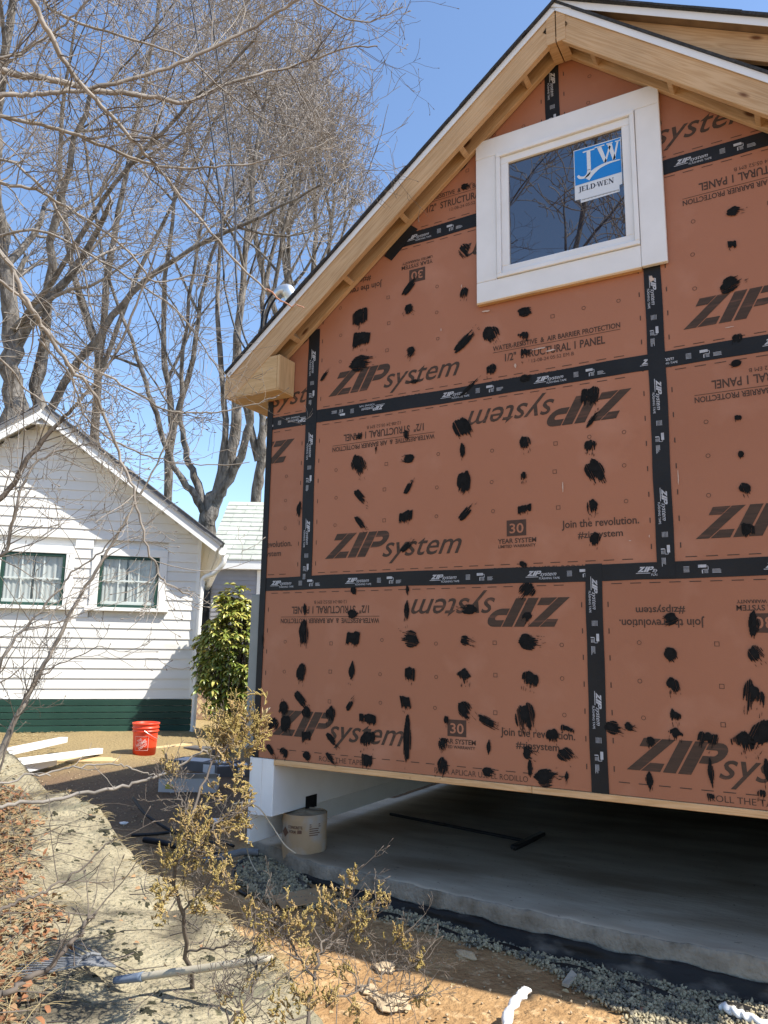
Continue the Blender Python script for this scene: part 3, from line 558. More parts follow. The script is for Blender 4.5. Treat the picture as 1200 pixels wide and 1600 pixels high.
# rakes, roof and eave box
def rake(side):
    S = SL if side < 0 else SR; th = math.atan(S); d = Vector((side*math.cos(th),0,-math.sin(th))); nrm = Vector((side*math.sin(th),0,math.cos(th)))
    xe = -.66 if side < 0 else 5.05; L = abs(xe-AP)/math.cos(th); top = Vector((AP,0,EV))
    def bd(name, s0, s1, n0, n1, y0, y1, mt, bev=.002):      # along the slope s, below the top line n, depth y
        o = top+d*s0+nrm*n0
        yd = nrm; p = Vector((o.x,y0 if side < 0 else y1,o.z))
        return board(name,p,d,yd,(s1-s0,n1-n0,y1-y0),mt,house,bev)
    return bd, L
for side in (-1,1):
    bd, L = rake(side); s0 = .055
    if side > 0: bd('barge_board',s0,L-.03,-.205,-.042,YF,YF+.038,X['fir'])
    else:
        th = math.atan(SL); c_, s_n = math.cos(th), math.sin(th)
        q = [(AP-c_*s+-s_n*n_, EV-s_n*s+c_*n_) for s,n_ in ((s0,-.205),(s0,-.042),(L+.25,-.042),(L+.25,-.205))]
        q = q if sum(q[i][0]*q[(i+1)%4][1]-q[(i+1)%4][0]*q[i][1] for i in range(4)) > 0 else q[::-1]
        q = clip(q[::-1] if False else q, [(-.66,2.634),(9,2.634),(9,9),(-.66,9)]) or q
        loc = [((AP-x_)*c_+(EV-z_)*s_n, (AP-x_)*s_n-(EV-z_)*c_) for x_,z_ in q]
        mb = MB(); mb.prism(loc, lambda u,v,w_: (u,v,w_), 0, .038)
        mb.obj('barge_board', X['fir'], house, Matrix(((-c_,-s_n,0,AP),(0,0,1,YF),(-s_n,c_,0,EV),(0,0,0,1))))
    bd('inner_rafter',s0+.04,L-.30 if side < 0 else L-.05,-.198,-.050,-.046,-.0085,X['fir'])
    for k in range(1,6): 
        s = k*.585-.16
        if s < L-.3: bd('lookout_block',s,s+.038,-.195,-.050,YF+.0385,-.0465,X['fir'])
    bd('roof_sheathing',.0,L,-.040,-.018,YF-.004,DEPTH+.1,X['underside'],0)
    bd('drip_edge',-.004,L+.012,-.052,-.012,YF-.010,YF-.0045,X['drip'],0)
    n = int(L/.14)
    for k in range(n+1):
        s_ = L-.14*k; a0 = max(0,s_-.30)
        if side > 0: continue
        bd('shingle_course',a0,s_+.02,-.0115+.0035*(k%2),.004+.0035*(k%2)+.001*random.random(),YF-.022-random.uniform(0,.012),DEPTH+.12,X['shingle'],0)
    if side > 0: bd('shingle_layer',0,L+.02,-.0115,.004,YF-.02,DEPTH+.12,X['shingle'],0)
# ridge end between the rakes
mb = MB()
for a, b in ((-.062,-.004),(.004,.062)): mb.prism([(AP+a,EV-.06-abs(a)*.8),(AP+a,EV-.30),(AP+b,EV-.30-.0),(AP+b,EV-.06-abs(b)*.8)], lambda u,v,w_: (u,w_,v), -.012, YF-.003+.0)
mb.obj('ridge_beam', X['fir'], house)
# shed dormer running down from the ridge over the right slope
DS = .567; thd = math.atan(DS); dd = Vector((math.cos(thd),0,-math.sin(thd))); dn = Vector((math.sin(thd),0,math.cos(thd))); LD = 3.5; dt = Vector((AP,0,EV+.012))
def dbd(name, s0,s1,n0,n1,y0,y1,mt,bev=.002):
    o = dt+dd*s0+dn*n0; return board(name,(o.x,y1,o.z),dd,dn,(s1-s0,n1-n0,y1-y0),mt,house,bev)
dbd('dormer_barge_board',.42,LD-.03,-.20,-.043,YF+.06,YF+.098,X['fir']); dbd('dormer_drip_edge',-.02,LD,-.05,-.004,YF-.014,YF-.0105,X['drip'],0)
dbd('dormer_roof_sheathing',.0,LD,-.041,-.006,YF-.008,DEPTH-.5,X['underside'],0)
for k in range(26): s_ = LD-.135*k; dbd('shingle_course',max(-.02,s_-.28),s_+.02,-.003+.0035*(k%2),.010+.0035*(k%2)+.002*random.random(),YF-.03-random.uniform(0,.014),DEPTH-.4,X['shingle'],0)
mb = MB(); mb.prism([(AP+.25,rl(AP+.25)-.01),(4.95,rl(4.95)-.01),(4.95,EV-DS*(4.95-AP)-.05),(AP+.25,EV-DS*.25-.04)], lambda u,v,w_: (u,w_,v), .05, -.02); mb.obj('dormer_cheek_wall', X['paper_and_shade'], house)
# eave return box, its front in two boards with a mitre
bx = bpy.data.objects.new('eave_box', None); link(bx, house, Matrix.Translation((-.4,YF,2.62)))
zt, zb, bxr = 2.895, 2.632, -.165; le = -.635; rb_ = lambda x: rl(x)-.29
mb = MB(); mb.prism([(-.606,zb+.004),(bxr-.0225,zb+.004),(bxr-.0225,zt),(-.276,zt)], lambda u,v,w_: (u,w_,v), YF+.030, YF+.003); mb.obj('box_front', X['cedar'], bx)
board('box_end',(bxr,YF+.004,zb+.004),(0,0,1),(0,1,0),(zt-zb,.19,.022),X['cedar'],bx)
mb = MB(); mb.prism([(-.655,YF+.006),(bxr-.002,YF+.006),(bxr-.002,-.008),(XL-.005,-.008),(XL-.005,DEPTH),(-.655,DEPTH)], lambda u,v,w_: (u,v,w_), zb-.006, zb+.0025); mb.obj('box_soffit', X['cedar'], bx)
board('eave_fascia',(-.66,YF+.002,zb+.004),(0,1,0),(-1,0,0),(DEPTH,.022,.19),X['cedar'],bx)
# white beam, skirt board, grey panel on the left side
board('carrying_beam',(-.408,.002,-.384),(0,1,0),(0,0,1),(5.5,.381,.186),X['white'],house,.004)
board('beam_facing',(-.407,-.006,-.383),(0,0,1),(1,0,0),(.38,.085,.007),X['white'],house,.001)
board('skirt_board',(-.432,.0,-.583),(0,1,0),(0,0,1),(5.6,.581,.022),X['white'],house,.003)
board('beam_bracket',(-.2215,.40,-.40),(0,1,0),(0,0,1),(.14,.09,.006),X['tape'],house,.001)
a_ = un(398,1170,0,-.45)
board('utility_panel',(-.500,.012,.03),(0,1,0),(0,0,1),(.30,1.12,.094),X['grey'],house,.006)

# ------------------------------------------------------------------ slab, plastic, tube, broom
SE = [(-.60,.26),(-.30,.20),(-.138,.128),(.162,.039),(.68,-.017),(1.134,-.057),(1.737,-.128),(2.242,-.143),(2.824,-.169),(3.6,-.20),(4.55,-.24)]
se = spline([(a,b,0) for a,b in SE],140)[:,:2]
def slab():
    V = []; n = len(se); prof = [(4.5,0),(1.2,.0),(.25,.001),(.05,.0),(.010,-.001),(.0,-.010),(-.006,-.035),(-.012,-.07),(-.014,-.11),(-.004,-.26)]
    for i,(x,y) in enumerate(se):
        for j,(dy,dz) in enumerate(prof):
            wob = .006*math.sin(x*5)+.003*math.sin(x*23+1)+.003*math.sin(x*51); V.append((x+.004*math.sin(i*1.7+j), y+dy+wob*(j>2)+.003*math.sin(i*2.9+j*1.3)*(j>3), -.64+dz+(.004*math.sin(x*6+j)+.003*math.sin(x*31))*(j>2)))
    k = len(prof); idx = np.arange(n*k).reshape(n,k)
    Q = np.stack([idx[:-1,:-1],idx[:-1,1:],idx[1:,1:],idx[1:,:-1]],-1).reshape(-1,4)
    o = fast('concrete_slab', V, Q, X['concrete']); o.data.materials.append(X['concedge']); mi = np.tile((np.arange(k-1) >= 4).astype(np.int32), n-1); o.data.polygons.foreach_set('material_index', mi); return o
tag(slab(),'grey poured concrete slab with rough rounded edge under the raised brown house','slab')
def sheet():
    V = []; n = len(se); i0 = 33
    for i,(x,y) in enumerate(se[i0:]):
        t = np.clip((x+.05)/.5,0,1); f = .012*math.sin(x*7)+.008*math.sin(x*19+2)
        gz = float(ground(x,y-.15))
        toe = .13+.03*math.sin(x*3.1)+.02*math.sin(x*11)
        wob = .006*math.sin(x*5)+.003*math.sin(x*23+1)+.003*math.sin(x*51)
        P = [(-.020,-.088+.007*math.sin(x*11)+.004*math.sin(x*29)),(-.034,-.096+f),(-.040,-.12),(-.05+f,-.145),(-.075+f,-.165),(-.11-f,-.178+f*.5),(-toe-.03,gz+.64+.024+.010*math.sin(x*17)),(-toe-.055,gz+.64-.012)]
        for a,b in P: V.append((x,y+wob+a*(.5+.5*t)-.006,-.64+b))
    k = 8; m_ = n-i0; idx = np.arange(m_*k).reshape(m_,k); Q = np.stack([idx[:-1,:-1],idx[:-1,1:],idx[1:,1:],idx[1:,:-1]],-1).reshape(-1,4)
    o = fast('plastic_sheet', V, Q, X['poly'], smooth=True); o.modifiers.new('thick','SOLIDIFY').thickness = .002; return o
tag(sheet(),'black plastic sheet hanging from under the concrete slab edge onto the gravel','sheet')
TX, TY, TRr, TZ = -.152, .30, .158, -.388
tb = thing('concrete_form_tube','round brown cardboard form tube filled with concrete under the white beam','form tube',(TX,TY,-.80))
mb = MB(); zz = np.linspace(-.80,TZ,9); mb.tube([(TX,TY,z) for z in zz],[TRr+.002*math.sin(z*40) for z in zz],40,False); o = mb.obj('tube_wall',X['tubecard'],tb,smooth=True)
mb = MB(); mb.add([(TX+.150*math.cos(a)*r_,TY+.150*math.sin(a)*r_,TZ+.004-.012*r_+.005*math.sin(a*3)) for r_ in (.02,.5,1) for a in np.linspace(0,6.283,25)[:-1]],[(j*24+i,j*24+(i+1)%24,(j+1)*24+(i+1)%24,(j+1)*24+i) for j in range(2) for i in range(24)]); mb.obj('concrete_fill',X['concrete'],tb,smooth=True)
def wrap(polys, zc, a0):   # print on the tube
    mb = MB()
    for p in polys:
        if len(p) > 2: mb.add([(TX+(TRr+.004)*math.cos(a0+a/TRr),TY+(TRr+.004)*math.sin(a0+a/TRr),zc+b) for a,b in p],[tuple(range(len(p)))])
    return mb
ps = []; word(ps,'CONCRETE',0,0,.11,.02,0,.02); word(ps,'FORM',.012,-.03,.05,.02,0,.02); bar(ps,.075,-.03,.105,-.008)
wrap(ps,-.475,-1.75).obj('tube_print',X['brownink'],tb)
ps = [[(0,0),(.035,.035),(0,.07),(-.035,.035)]]; wrap(ps,-.54,-1.95).obj('tube_emblem',X['brownink'],tb)
ps = []
for j in range(6): bar(ps,0,-.014*j,random.uniform(.06,.085),-.014*j+.006)
o = wrap(ps,-.45,-.75).obj('tube_print',X['brownink'],tb); stuff(o)
a, b = un(610,1272,2,-.628), un(826,1315,2,-.62); h0, h1 = un(797,1325,2,-.63), un(843,1303,2,-.63)
br = thing('floor_squeegee','long handled black floor squeegee lying on the concrete slab','squeegee',(b[0],b[1],-.64))
mb = MB(); mb.tube([a,b],.012,8); mb.obj('handle',X['rubber'],br)
dh = Vector(h1-h0); L_ = dh.length; board('head',(h0[0],h0[1],-.638),dh,(0,0,1),(L_,.03,.05),X['rubber'],br,.006); board('blade',(h0[0]+.03,h0[1]-.02,-.6395),dh,(0,0,1),(L_*.98,.012,.02),X['poly'],br,.002)

# service mast on the roof
bd, L = rake(-1)
mp_ = un(453,472,1,.45); ms = thing('service_mast','galvanised service mast with hooked weatherhead standing above the sloping eave','mast',(mp_[0],.45,rl(mp_[0])-.3))
hx, hz = mp_[0], mp_[2]
mb = MB(); mb.tube([(hx,.45,rl(hx)-.35),(hx,.45,hz+.02)],.030,16); mb.obj('mast_pipe',X['galv'],ms,smooth=True)
mb = MB(); pts = spline([(hx,.45,hz-.015),(hx,.45,hz+.05),(hx-.03,.44,hz+.105),(hx-.085,.42,hz+.095),(hx-.115,.41,hz+.05)],16); mb.tube(pts,[.036,.04,.046,.052,.056,.06,.062,.062,.06,.058,.055,.053,.05,.046,.04,.032],18); hood = mb.obj('weatherhead',X['galv'],ms,smooth=True)
mb = MB(); mb.tube([(hx,.45,hz-.035),(hx,.45,hz-.010)],.042,18); mb.obj('collar',X['galv'],hood,smooth=True)
for k,(pp) in enumerate([[(428,457),(415,475),(409,500),(409,530),(412,556)],[(433,462),(421,482),(415,505),(414,530),(416,552)]]):
    mb = MB(); mb.tube(spline([(hx-.10,.41,hz+.055)]+[un(x_,y_,1,.42+.02*k) for x_,y_ in pp],26),.0095,8); mb.obj('drip_cable',X['rubber'],ms,smooth=True)
for k,(pp,l_) in enumerate([([(348,400),(350,440),(358,480),(368,515),(380,540),(392,556)],'thin black cable hanging from the trees to the house eave'),([(368,410),(370,450),(374,490),(380,520),(388,540),(396,552)],'thin black cable hanging beside the first one to the house eave')]):
    P = [dep(250+30*k,-300,9)]+[dep(330+26*k,200,7.2)]+[dep(x_,y_,6.2-.06*i) for i,(x_,y_) in enumerate(pp)]
    mb = MB(); mb.tube(spline(P,40),.008,8); tag(mb.obj('service_cable',X['rubber'],None,smooth=True),l_,'cable')

# ------------------------------------------------------------------ white cottage
CT = np.array([.7193,.6947,0.]); CN = np.array([.6947,-.7193,0.]); C0 = dep(296,1142,10.8)
def cw(a, h, o=0): p = C0+CT*a+CN*o; return (p[0],p[1],C0[2]+h)
cot = thing('white_cottage','white clapboard cottage with dark green base boards and two green framed windows','cottage',cw(-2.29,0))
HW = 2.29; CS = .716; EH = 2.80; PK = EH+CS*HW; RD = 7.0
wall_top = lambda a: EH+CS*(HW-abs(a+HW))
WINS = [(-1.382,-.564,1.74,2.455),(-2.68,-1.842,1.74,2.455)]
def cboard(name, a0,a1,h0,h1,o0,o1,mt,parent,bev=.003,tilt=0):
    dirn = Vector(CT); up = Vector((CN[0]*-tilt,CN[1]*-tilt,1)).normalized(); return board(name,cw(a0,h0,o0),dirn,up,(a1-a0,h1-h0,o1-o0),mt,parent,bev)
mb = MB(); mb.prism([(-2*HW,-.1),(0,-.1),(0,EH-.02),(-HW,PK-.03),(-2*HW,EH-.02)], lambda u,v,w_: cw(u,v,w_), -.05, -RD); mb.obj('wall', X['ctrim'], cot)
h = .0
for k in range(5): cboard('skirt_plank',-2*HW-.01,.01,.005+.088*k,.005+.088*k+.078,-.02,.03+.002*(k%2),X['green'],cot)
h = .447; E_ = .14
while h < PK-.1:
    half = min(HW,(PK-(h+E_*.7))/CS) if h+E_*.7 > EH else HW
    a0, a1 = -HW-half, -HW+half; segs = [(a0,a1)]
    for wa0,wa1,wh0,wh1 in WINS:
        if h < wh1+.10 and h+E_ > wh0-.10:
            ns = []
            for s in segs:
                if s[0] < wa0-.11 < s[1]: ns.append((s[0],wa0-.11))
                if s[0] < wa1+.11 < s[1]: ns.append((wa1+.11,s[1]))
                if not (s[0] < wa0-.11 < s[1]) and not (s[0] < wa1+.11 < s[1]): ns.append(s)
            segs = ns
    for s in segs:
        if s[1]-s[0] > .05:
            if h+E_ > EH:      # gable boards end on the slope
                sl = lambda hh: HW-max(0,(hh-EH)/CS); t0, t1 = max(sl(h),.02), max(sl(h+E_),.0)
                L0, R0 = max(s[0],-HW-t0), min(s[1],-HW+t0); L1, R1 = max(s[0],-HW-t1), min(s[1],-HW+t1)
                mb = MB(); mb.add([cw(L0,h,.020),cw(R0,h,.020),cw(R1,h+E_,.006),cw(L1,h+E_,.006),cw(L0,h,-.04),cw(R0,h,-.04),cw(R1,h+E_,-.04),cw(L1,h+E_,-.04)],[(0,1,2,3),(4,7,6,5),(0,4,5,1),(1,5,6,2),(2,6,7,3),(3,7,4,0)]); mb.obj('clapboard',X['clap'],cot)
            else:
                mb = MB(); mb.add([cw(s[0],h,.020),cw(s[1],h,.020),cw(s[1],h+E_+.003,.006),cw(s[0],h+E_+.003,.006),cw(s[0],h,-.04),cw(s[1],h,-.04),cw(s[1],h+E_+.003,-.04),cw(s[0],h+E_+.003,-.04)],[(0,1,2,3),(4,7,6,5),(0,4,5,1),(1,5,6,2),(2,6,7,3),(3,7,4,0)]); mb.obj('clapboard',X['clap'],cot)
    h += E_
cboard('corner_board',-.03,.02,.447,EH-.05,-.06,.034,X['ctrim'],cot); cboard('corner_board',-2*HW-.02,-2*HW+.03,.447,EH-.05,-.06,.034,X['ctrim'],cot)
for wi,(a0,a1,h0,h1) in enumerate(WINS):
    wn = bpy.data.objects.new('window',None); link(wn,cot,Matrix.Translation(Vector(cw((a0+a1)/2,h0))))
    cboard('casing',a0-.11,a1+.11,h1+.001,h1+.11,-.03,.036,X['ctrim'],wn); cboard('casing',a0-.11,a0-.001,h0-.02,h1,-.03,.034,X['ctrim'],wn); cboard('casing',a1+.001,a1+.11,h0-.02,h1,-.03,.034,X['ctrim'],wn)
    cboard('sill',a0-.16,a1+.16,h0-.075,h0-.025,-.03,.085,X['ctrim'],wn)
    t = .042
    for q in ((a0,a1,h1-t,h1),(a0,a1,h0-.024,h0-.024+t),(a0,a0+t,h0+.02,h1-t),(a1-t,a1,h0+.02,h1-t)): cboard('storm_frame',*q,-.02,.022,X['green'],wn,.002)
    cboard('sash_rail',a0+t,a1-t,(h0+h1)/2-.012,(h0+h1)/2+.012,-.022,-.006,X['ctrim'],wn,.001)
    cboard('sash_rail',a0+t,a1-t,h0+.02,h0+.065,-.022,-.006,X['ctrim'],wn,.001)
    for f in (.32,.66): cboard('muntin',a0+(a1-a0)*f-.009,a0+(a1-a0)*f+.009,h0+.066,h1-t,-.021,-.008,X['ctrim'],wn,.001)
    mb = MB(); mb.add([cw(a0+t,h0+.02,-.003),cw(a1-t,h0+.02,-.003),cw(a1-t,h1-t,-.003),cw(a0+t,h1-t,-.003)],[(0,1,2,3)]); mb.obj('pane',X['clear'],wn)
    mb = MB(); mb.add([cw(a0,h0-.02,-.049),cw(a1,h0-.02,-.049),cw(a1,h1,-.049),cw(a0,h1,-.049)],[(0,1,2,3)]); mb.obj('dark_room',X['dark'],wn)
    n = 90; mb = MB(); r_ = random.Random(wi); V = []
    gap = [(.43,.47)] if wi == 0 else [(.47,.52)]
    for i in range(n+1):
        f = i/n; wv = .006*math.sin(f*75+math.sin(f*11)*2)+.004*math.sin(f*31)
        for hh in (h0+.02,(h0+h1)/2,h1-t): V.append(cw(a0+t+(a1-a0-2*t)*f,hh,-.036+wv))
    mb.add(V,[q for i in range(n) for q in ((i*3,i*3+3,i*3+4,i*3+1),(i*3+1,i*3+4,i*3+5,i*3+2)) if not any(g0 < i/n < g1 for g0,g1 in gap)]); mb.obj('curtain',X['curtain'],wn,smooth=True)
# roof: two slabs, rake boards, soffit boards, gutter
OV = .30; thc = math.atan(CS)
def croof(side):
    dv = Vector(CT*side*math.cos(thc))+Vector((0,0,-math.sin(thc))); nv = Vector(CT*side*math.sin(thc))+Vector((0,0,math.cos(thc))); L = (HW+.26)/math.cos(thc)
    top = Vector(cw(-HW,PK+.0,0))
    def b(name,s0,s1,n0,n1,o0,o1,mt,bev=.002):
        o = top+dv*s0+nv*n0+Vector(CN)*(o1 if side < 0 else o0)
        yd = nv; zaxis = dv.cross(nv)     # points along -CN for right side? resolve by sign
        if zaxis.dot(Vector(CN)) < 0: o = top+dv*s0+nv*n0+Vector(CN)*o1
        else: o = top+dv*s0+nv*n0+Vector(CN)*o0
        return board(name,o,dv,yd,(s1-s0,n1-n0,o1-o0),mt,cot,bev)
    b('roof_deck',0,L,.0,.03,-RD-.2,OV,X['ctrim'],0)
    b('rake_board',0.0,L,-.085,.028,OV+.001,OV+.03,X['ctrim']); b('rake_molding',0,L+.01,.032,.085,OV-.01,OV+.055,X['croof'],.002)
    b('fascia_strip',0,L+.01,.0285,.042,OV+.031,OV+.05,X['ctrim'],.001)
    n = int(L/.16)
    for k in range(n+1): s_ = L-.16*k; b('shingle_course',max(0,s_-.32),s_+.03,.086+.003*(k%2),.098+.003*(k%2),-RD-.2,OV+.06+random.uniform(0,.012),X['croof'],0)
    for k in range(3): b('soffit_plank',L-.32+.104*k,L-.32+.104*k+.10,-.014,-.001,-RD,.0,X['ctrim'],.002)
    if side > 0:
        e = top+dv*L
        o1_ = e+Vector(CN)*OV+Vector((0,0,-.05)); o2_ = e+Vector(CN)*-RD+Vector((0,0,-.05)); mb = MB(); prof = [(0,.05),(0,-.03),(.03,-.06),(.09,-.06),(.12,-.02),(.12,.05)]
        for w_ in (o1_,o2_): pass
        V = [tuple(Vector(w_)+Vector(CT)*a+Vector((0,0,b_))) for w_ in (o1_,o2_) for a,b_ in prof]; mb.add(V,[(i,i+1,i+7,i+6) for i in range(5)]+[(0,1,2,3,4,5),(11,10,9,8,7,6)]); mb.obj('gutter',X['ctrim'],cot)
croof(-1); croof(1)
ge = HW+.26-HW
P = [cw(.34,EH-.30,.22),cw(.34,EH-.40,.22),cw(.22,EH-.55,.16),cw(.08,EH-.62,.08),cw(.055,EH-.75,.06),cw(.045,1.5,.06),cw(.045,.1,.06),cw(.02,-.0,.10)]
mb = MB(); mb.tube(spline(P,40),.036,10); mb.obj('downspout',X['ctrim'],cot,smooth=True)
# bracket under the peak
mb = MB(); mb.prism([(.0,0),(.30,0),(.30,-.05),(.10,-.06),(.05,-.16),(.0,-.2)], lambda u,v,w_: cw(-HW+.05*w_,PK-.12+v,u), -1, 1); mb.obj('peak_bracket',X['ctrim'],cot)
cboard('peak_rosette',-HW-.20,-HW+.20,PK-.19,PK-.12,.24,.30,X['ctrim'],cot)

# ------------------------------------------------------------------ houses and fence behind
def far_house():
    c = dep(330,905,17); t = np.array([.86,.51,0]); n = np.array([.51,-.86,0]); z0 = -.3
    def fw(a,h,o=0): p = c+t*a+n*o; return (p[0],p[1],h)
    r = thing('neighbour_house','grey vinyl sided house with pale grey green shingle roof behind the shrub','house',(c[0],c[1],z0))
    e0 = dep(338,878,17)[2]; rz = dep(366,783,19.2)[2]; 
    mb = MB(); mb.prism([(0,z0),(7,z0),(7,e0),(0,e0)], lambda u,v,w_: fw(u,v,w_), -.02, -5); mb.obj('wall',X['vinyl'],r)
    hh = e0-.10; k = 0
    while hh > z0: 
        mb = MB(); mb.add([fw(.03,hh-.1,.014),fw(1.02,hh-.1,.014),fw(1.02,hh,.0),fw(.03,hh,.0)],[(0,1,2,3)]); mb.add([fw(.03,hh-.1,-.019),fw(1.02,hh-.1,-.019),fw(1.02,hh-.1,.014),fw(.03,hh-.1,.014)],[(0,1,2,3)]); mb.obj('siding_strip',X['vinyl'],r); hh -= .1
    mb = MB(); mb.box(0,0,0,0,0,0); mb.v = []; mb.f = []
    mb.prism([(-.06,e0-.16),(7,e0-.16),(7,e0+.03),(-.06,e0+.03)], lambda u,v,w_: fw(u,v,w_), .02, .20); mb.obj('fascia',X['ctrim'],r)
    dpt = 2.4; n_ = 13
    for k in range(n_):
        f0, f1 = k/n_, (k+1.15)/n_; za = e0+.035+(rz-e0)*f0; zb_ = e0+.035+(rz-e0)*f1
        for j in range(-1,10):
            u0 = -.10+.5*j+(.25 if k%2 else 0); mb = MB(); lift = .03+.008*random.random()
            if u0 > 4 or u0+.49 < -.05: continue
            mb.add([fw(max(u0,-.1),za+lift,.22-dpt*f0),fw(u0+.49,za+lift,.22-dpt*f0),fw(u0+.49,zb_,.22-dpt*f1),fw(max(u0,-.1),zb_,.22-dpt*f1),fw(max(u0,-.1),za,.22-dpt*f0),fw(u0+.49,za,.22-dpt*f0)],[(0,1,2,3),(4,5,1,0)]); mb.obj('roof_shingle',X['nroof'],r)
    mb = MB(); mb.add([fw(-.08,e0+.02,.2),fw(7,e0+.02,.2),fw(7,rz+.02,.2-dpt),fw(-.08,rz+.02,.2-dpt),fw(7,e0,-5),fw(-.08,e0,-5)],[(0,1,2,3),(3,2,4,5),(0,3,5)]); mb.obj('roof_deck',X['nroof'],r)
    w_ = bpy.data.objects.new('window',None); link(w_,r,Matrix.Translation(Vector(fw(1.3,1,0))))
    for q in ((1.03,1.12,1.0,e0-.17),(1.9,2,1.0,e0-.17),(1.12,1.9,1.0,1.1),(1.12,1.9,e0-.27,e0-.17)):
        mb = MB(); mb.prism([(q[0],q[2]),(q[1],q[2]),(q[1],q[3]),(q[0],q[3])], lambda u,v,ww: fw(u,v,ww), -.01, .04); mb.obj('window_frame',X['ctrim'],w_)
    mb = MB(); mb.add([fw(1.12,1.1,.0),fw(1.9,1.1,.0),fw(1.9,e0-.27,.0),fw(1.12,e0-.27,.0)],[(0,1,2,3)]); mb.obj('pane',X['pane'],w_)
far_house()
def sage():
    c = dep(311,960,21); r = thing('sage_house','pale sage green sided house end seen in the gap beside the cottage','house',(c[0],c[1],-.3)); t = np.array([.86,.51,0]); n = np.array([.51,-.86,0])
    fw = lambda a,h,o=0: (c[0]+t[0]*a+n[0]*o,c[1]+t[1]*a+n[1]*o,h)
    top = dep(320,885,21)[2]
    mb = MB(); mb.prism([(-2.5,-.3),(.85,-.3),(.85,top),(-2.5,top)], fw, -.02,-3); mb.obj('wall',X['sage'],r)
    for k in range(24):
        hh = top-.13*(k+1); mb = MB(); mb.add([fw(-.3,hh,.02),fw(.85,hh,.02),fw(.85,hh+.13,0),fw(-.3,hh+.13,0),fw(-.3,hh,-.019),fw(.85,hh,-.019)],[(0,1,2,3),(4,5,1,0)]); mb.obj('siding_strip',X['sage'],r)
    mb = MB(); mb.prism([(-2.6,top),(.95,top),(.95,top+.12),(-2.6,top+.12)], fw, .15,-3.1); mb.obj('roof',X['croof'],r)
sage()
def lattice():
    c = dep(298,1118,12.6); e = dep(392,1118,12.2); zb_ = float(ground(c[0],c[1])); d = (e-c)[:2]; L = np.linalg.norm(d); d /= L; r = thing('lattice_fence','weathered pinkish lattice panel behind the shrub by the cottage corner','fence',(c[0],c[1],zb_))
    dv = Vector((d[0],d[1],0)); nv = Vector((-d[1],d[0],0)); hgt = .62
    board('top_rail',Vector((c[0],c[1],zb_+hgt)),dv,(0,0,1),(L,.06,.04),X['lattice'],r); board('bottom_rail',Vector((c[0],c[1],zb_-.02)),dv,(0,0,1),(L,.05,.04),X['lattice'],r)
    for s in (1,-1):
        k = -hgt
        while k < L:
            a0, a1 = max(k,0), min(k+hgt,L)
            if a1-a0 > .04:
                h0, h1 = (a0-k, a1-k) if s > 0 else (hgt-(a0-k), hgt-(a1-k)); p = Vector((c[0],c[1],zb_+.0))+dv*a0+Vector((0,0,h0))-nv*(.008*s)
                vv = dv*(a1-a0)+Vector((0,0,h1-h0)); board('lattice_slat',p,vv,vv.cross(nv),(vv.length,.035,.008),X['lattice'],r,0)
            k += .16
lattice()

# ------------------------------------------------------------------ bare trees
def rnd_dir(d, ang):
    r_ = rng.normal(size=3); r_ -= d*np.dot(r_,d); r_ /= np.linalg.norm(r_)+1e-9; return d*math.cos(ang)+r_*math.sin(ang)
def limb(p, d, L, r0, r1, n, wig, up):
    pts = [np.array(p,float)]; d = np.array(d,float); st_ = L/(n-1)
    for i in range(n-1):
        d = d+rng.normal(size=3)*wig; d[2] += up; d /= np.linalg.norm(d); pts.append(pts[-1]+d*st_)
    t = np.linspace(0,1,n); return np.array(pts), r0+(r1-r0)*t**.8, d
def beyond(q):
    c = (q-CAM)@RC.T; z = np.maximum(c[:,2],.1); px = 600+F*c[:,0]/z; py = 800+F*c[:,1]/z
    return bool(np.any((c[:,2] > 6)&(px > np.interp(py,[-400,0,60,230,420],[545,590,615,655,690])+rng.uniform(-130,25))))
def crown(lines, P, Rr, level, Lc, maxl, dens, minr, up=.04, spread=.75):
    if level > maxl: return
    n = len(P); cnt = max(2,int(round(dens[level]*rng.uniform(.8,1.2))))
    for c in range(cnt):
        t = rng.uniform(.22,1.0) if c else 1.0; i = t*(n-1); a = int(min(i,n-2)); f = i-a; p = P[a]*(1-f)+P[a+1]*f; d = P[a+1]-P[a]; d = d/np.linalg.norm(d)
        r0 = max(minr,(Rr[a]*(1-f)+Rr[a+1]*f)*rng.uniform(.5,.8)); L = Lc*rng.uniform(.6,1.25); nn = 7 if level < 2 else (6 if level < maxl else 5)
        q, rr, _ = limb(p,rnd_dir(d,rng.uniform(.35,spread+.25)),L,r0,max(minr,r0*.35),nn,.13+.03*level,up); 
        if beyond(q): continue
        lines.append((level,q,rr))
        crown(lines,q,rr,level+1,Lc*.58,maxl,dens,minr,up,spread)
def bare_tree(label, base, stems, dens=(4,5,6,6), Lc=4.2, minr=.0075, trunk_k=9, group=None, maxl=3, up=.04, spread=.75, name='bare_tree', lim=None):
    r = thing(name,label,'tree',base,group); big, small = [], []
    for pts, r0, r1 in stems:
        P = spline(pts,max(10,4*len(pts))); P[1:-1] += rng.normal(size=P[1:-1].shape)*r0*.12; Rr = .76*(r0+(r1-r0)*np.linspace(0,1,len(P))**.85)*rng.uniform(.9,1.12,len(P))
        big.append((P,Rr)); lines = []; m_ = len(P)//3; crown(lines,P[m_:],Rr[m_:],0,Lc,maxl,dens,minr,up,spread)
        for lv, q, rr in lines: (big if lv < 1 else small).append((q,rr))
    V, Q = tubes(big,trunk_k); fast('trunk',V,Q,X['bark'],r,True)
    V, Q = tubes(small,3); fast('crown',V,Q,X['twigfar'],r); return r
def D(px, py, z): return dep(px,py,z)
def gz(p): return np.array([p[0],p[1],float(ground(p[0],p[1]))-.1])
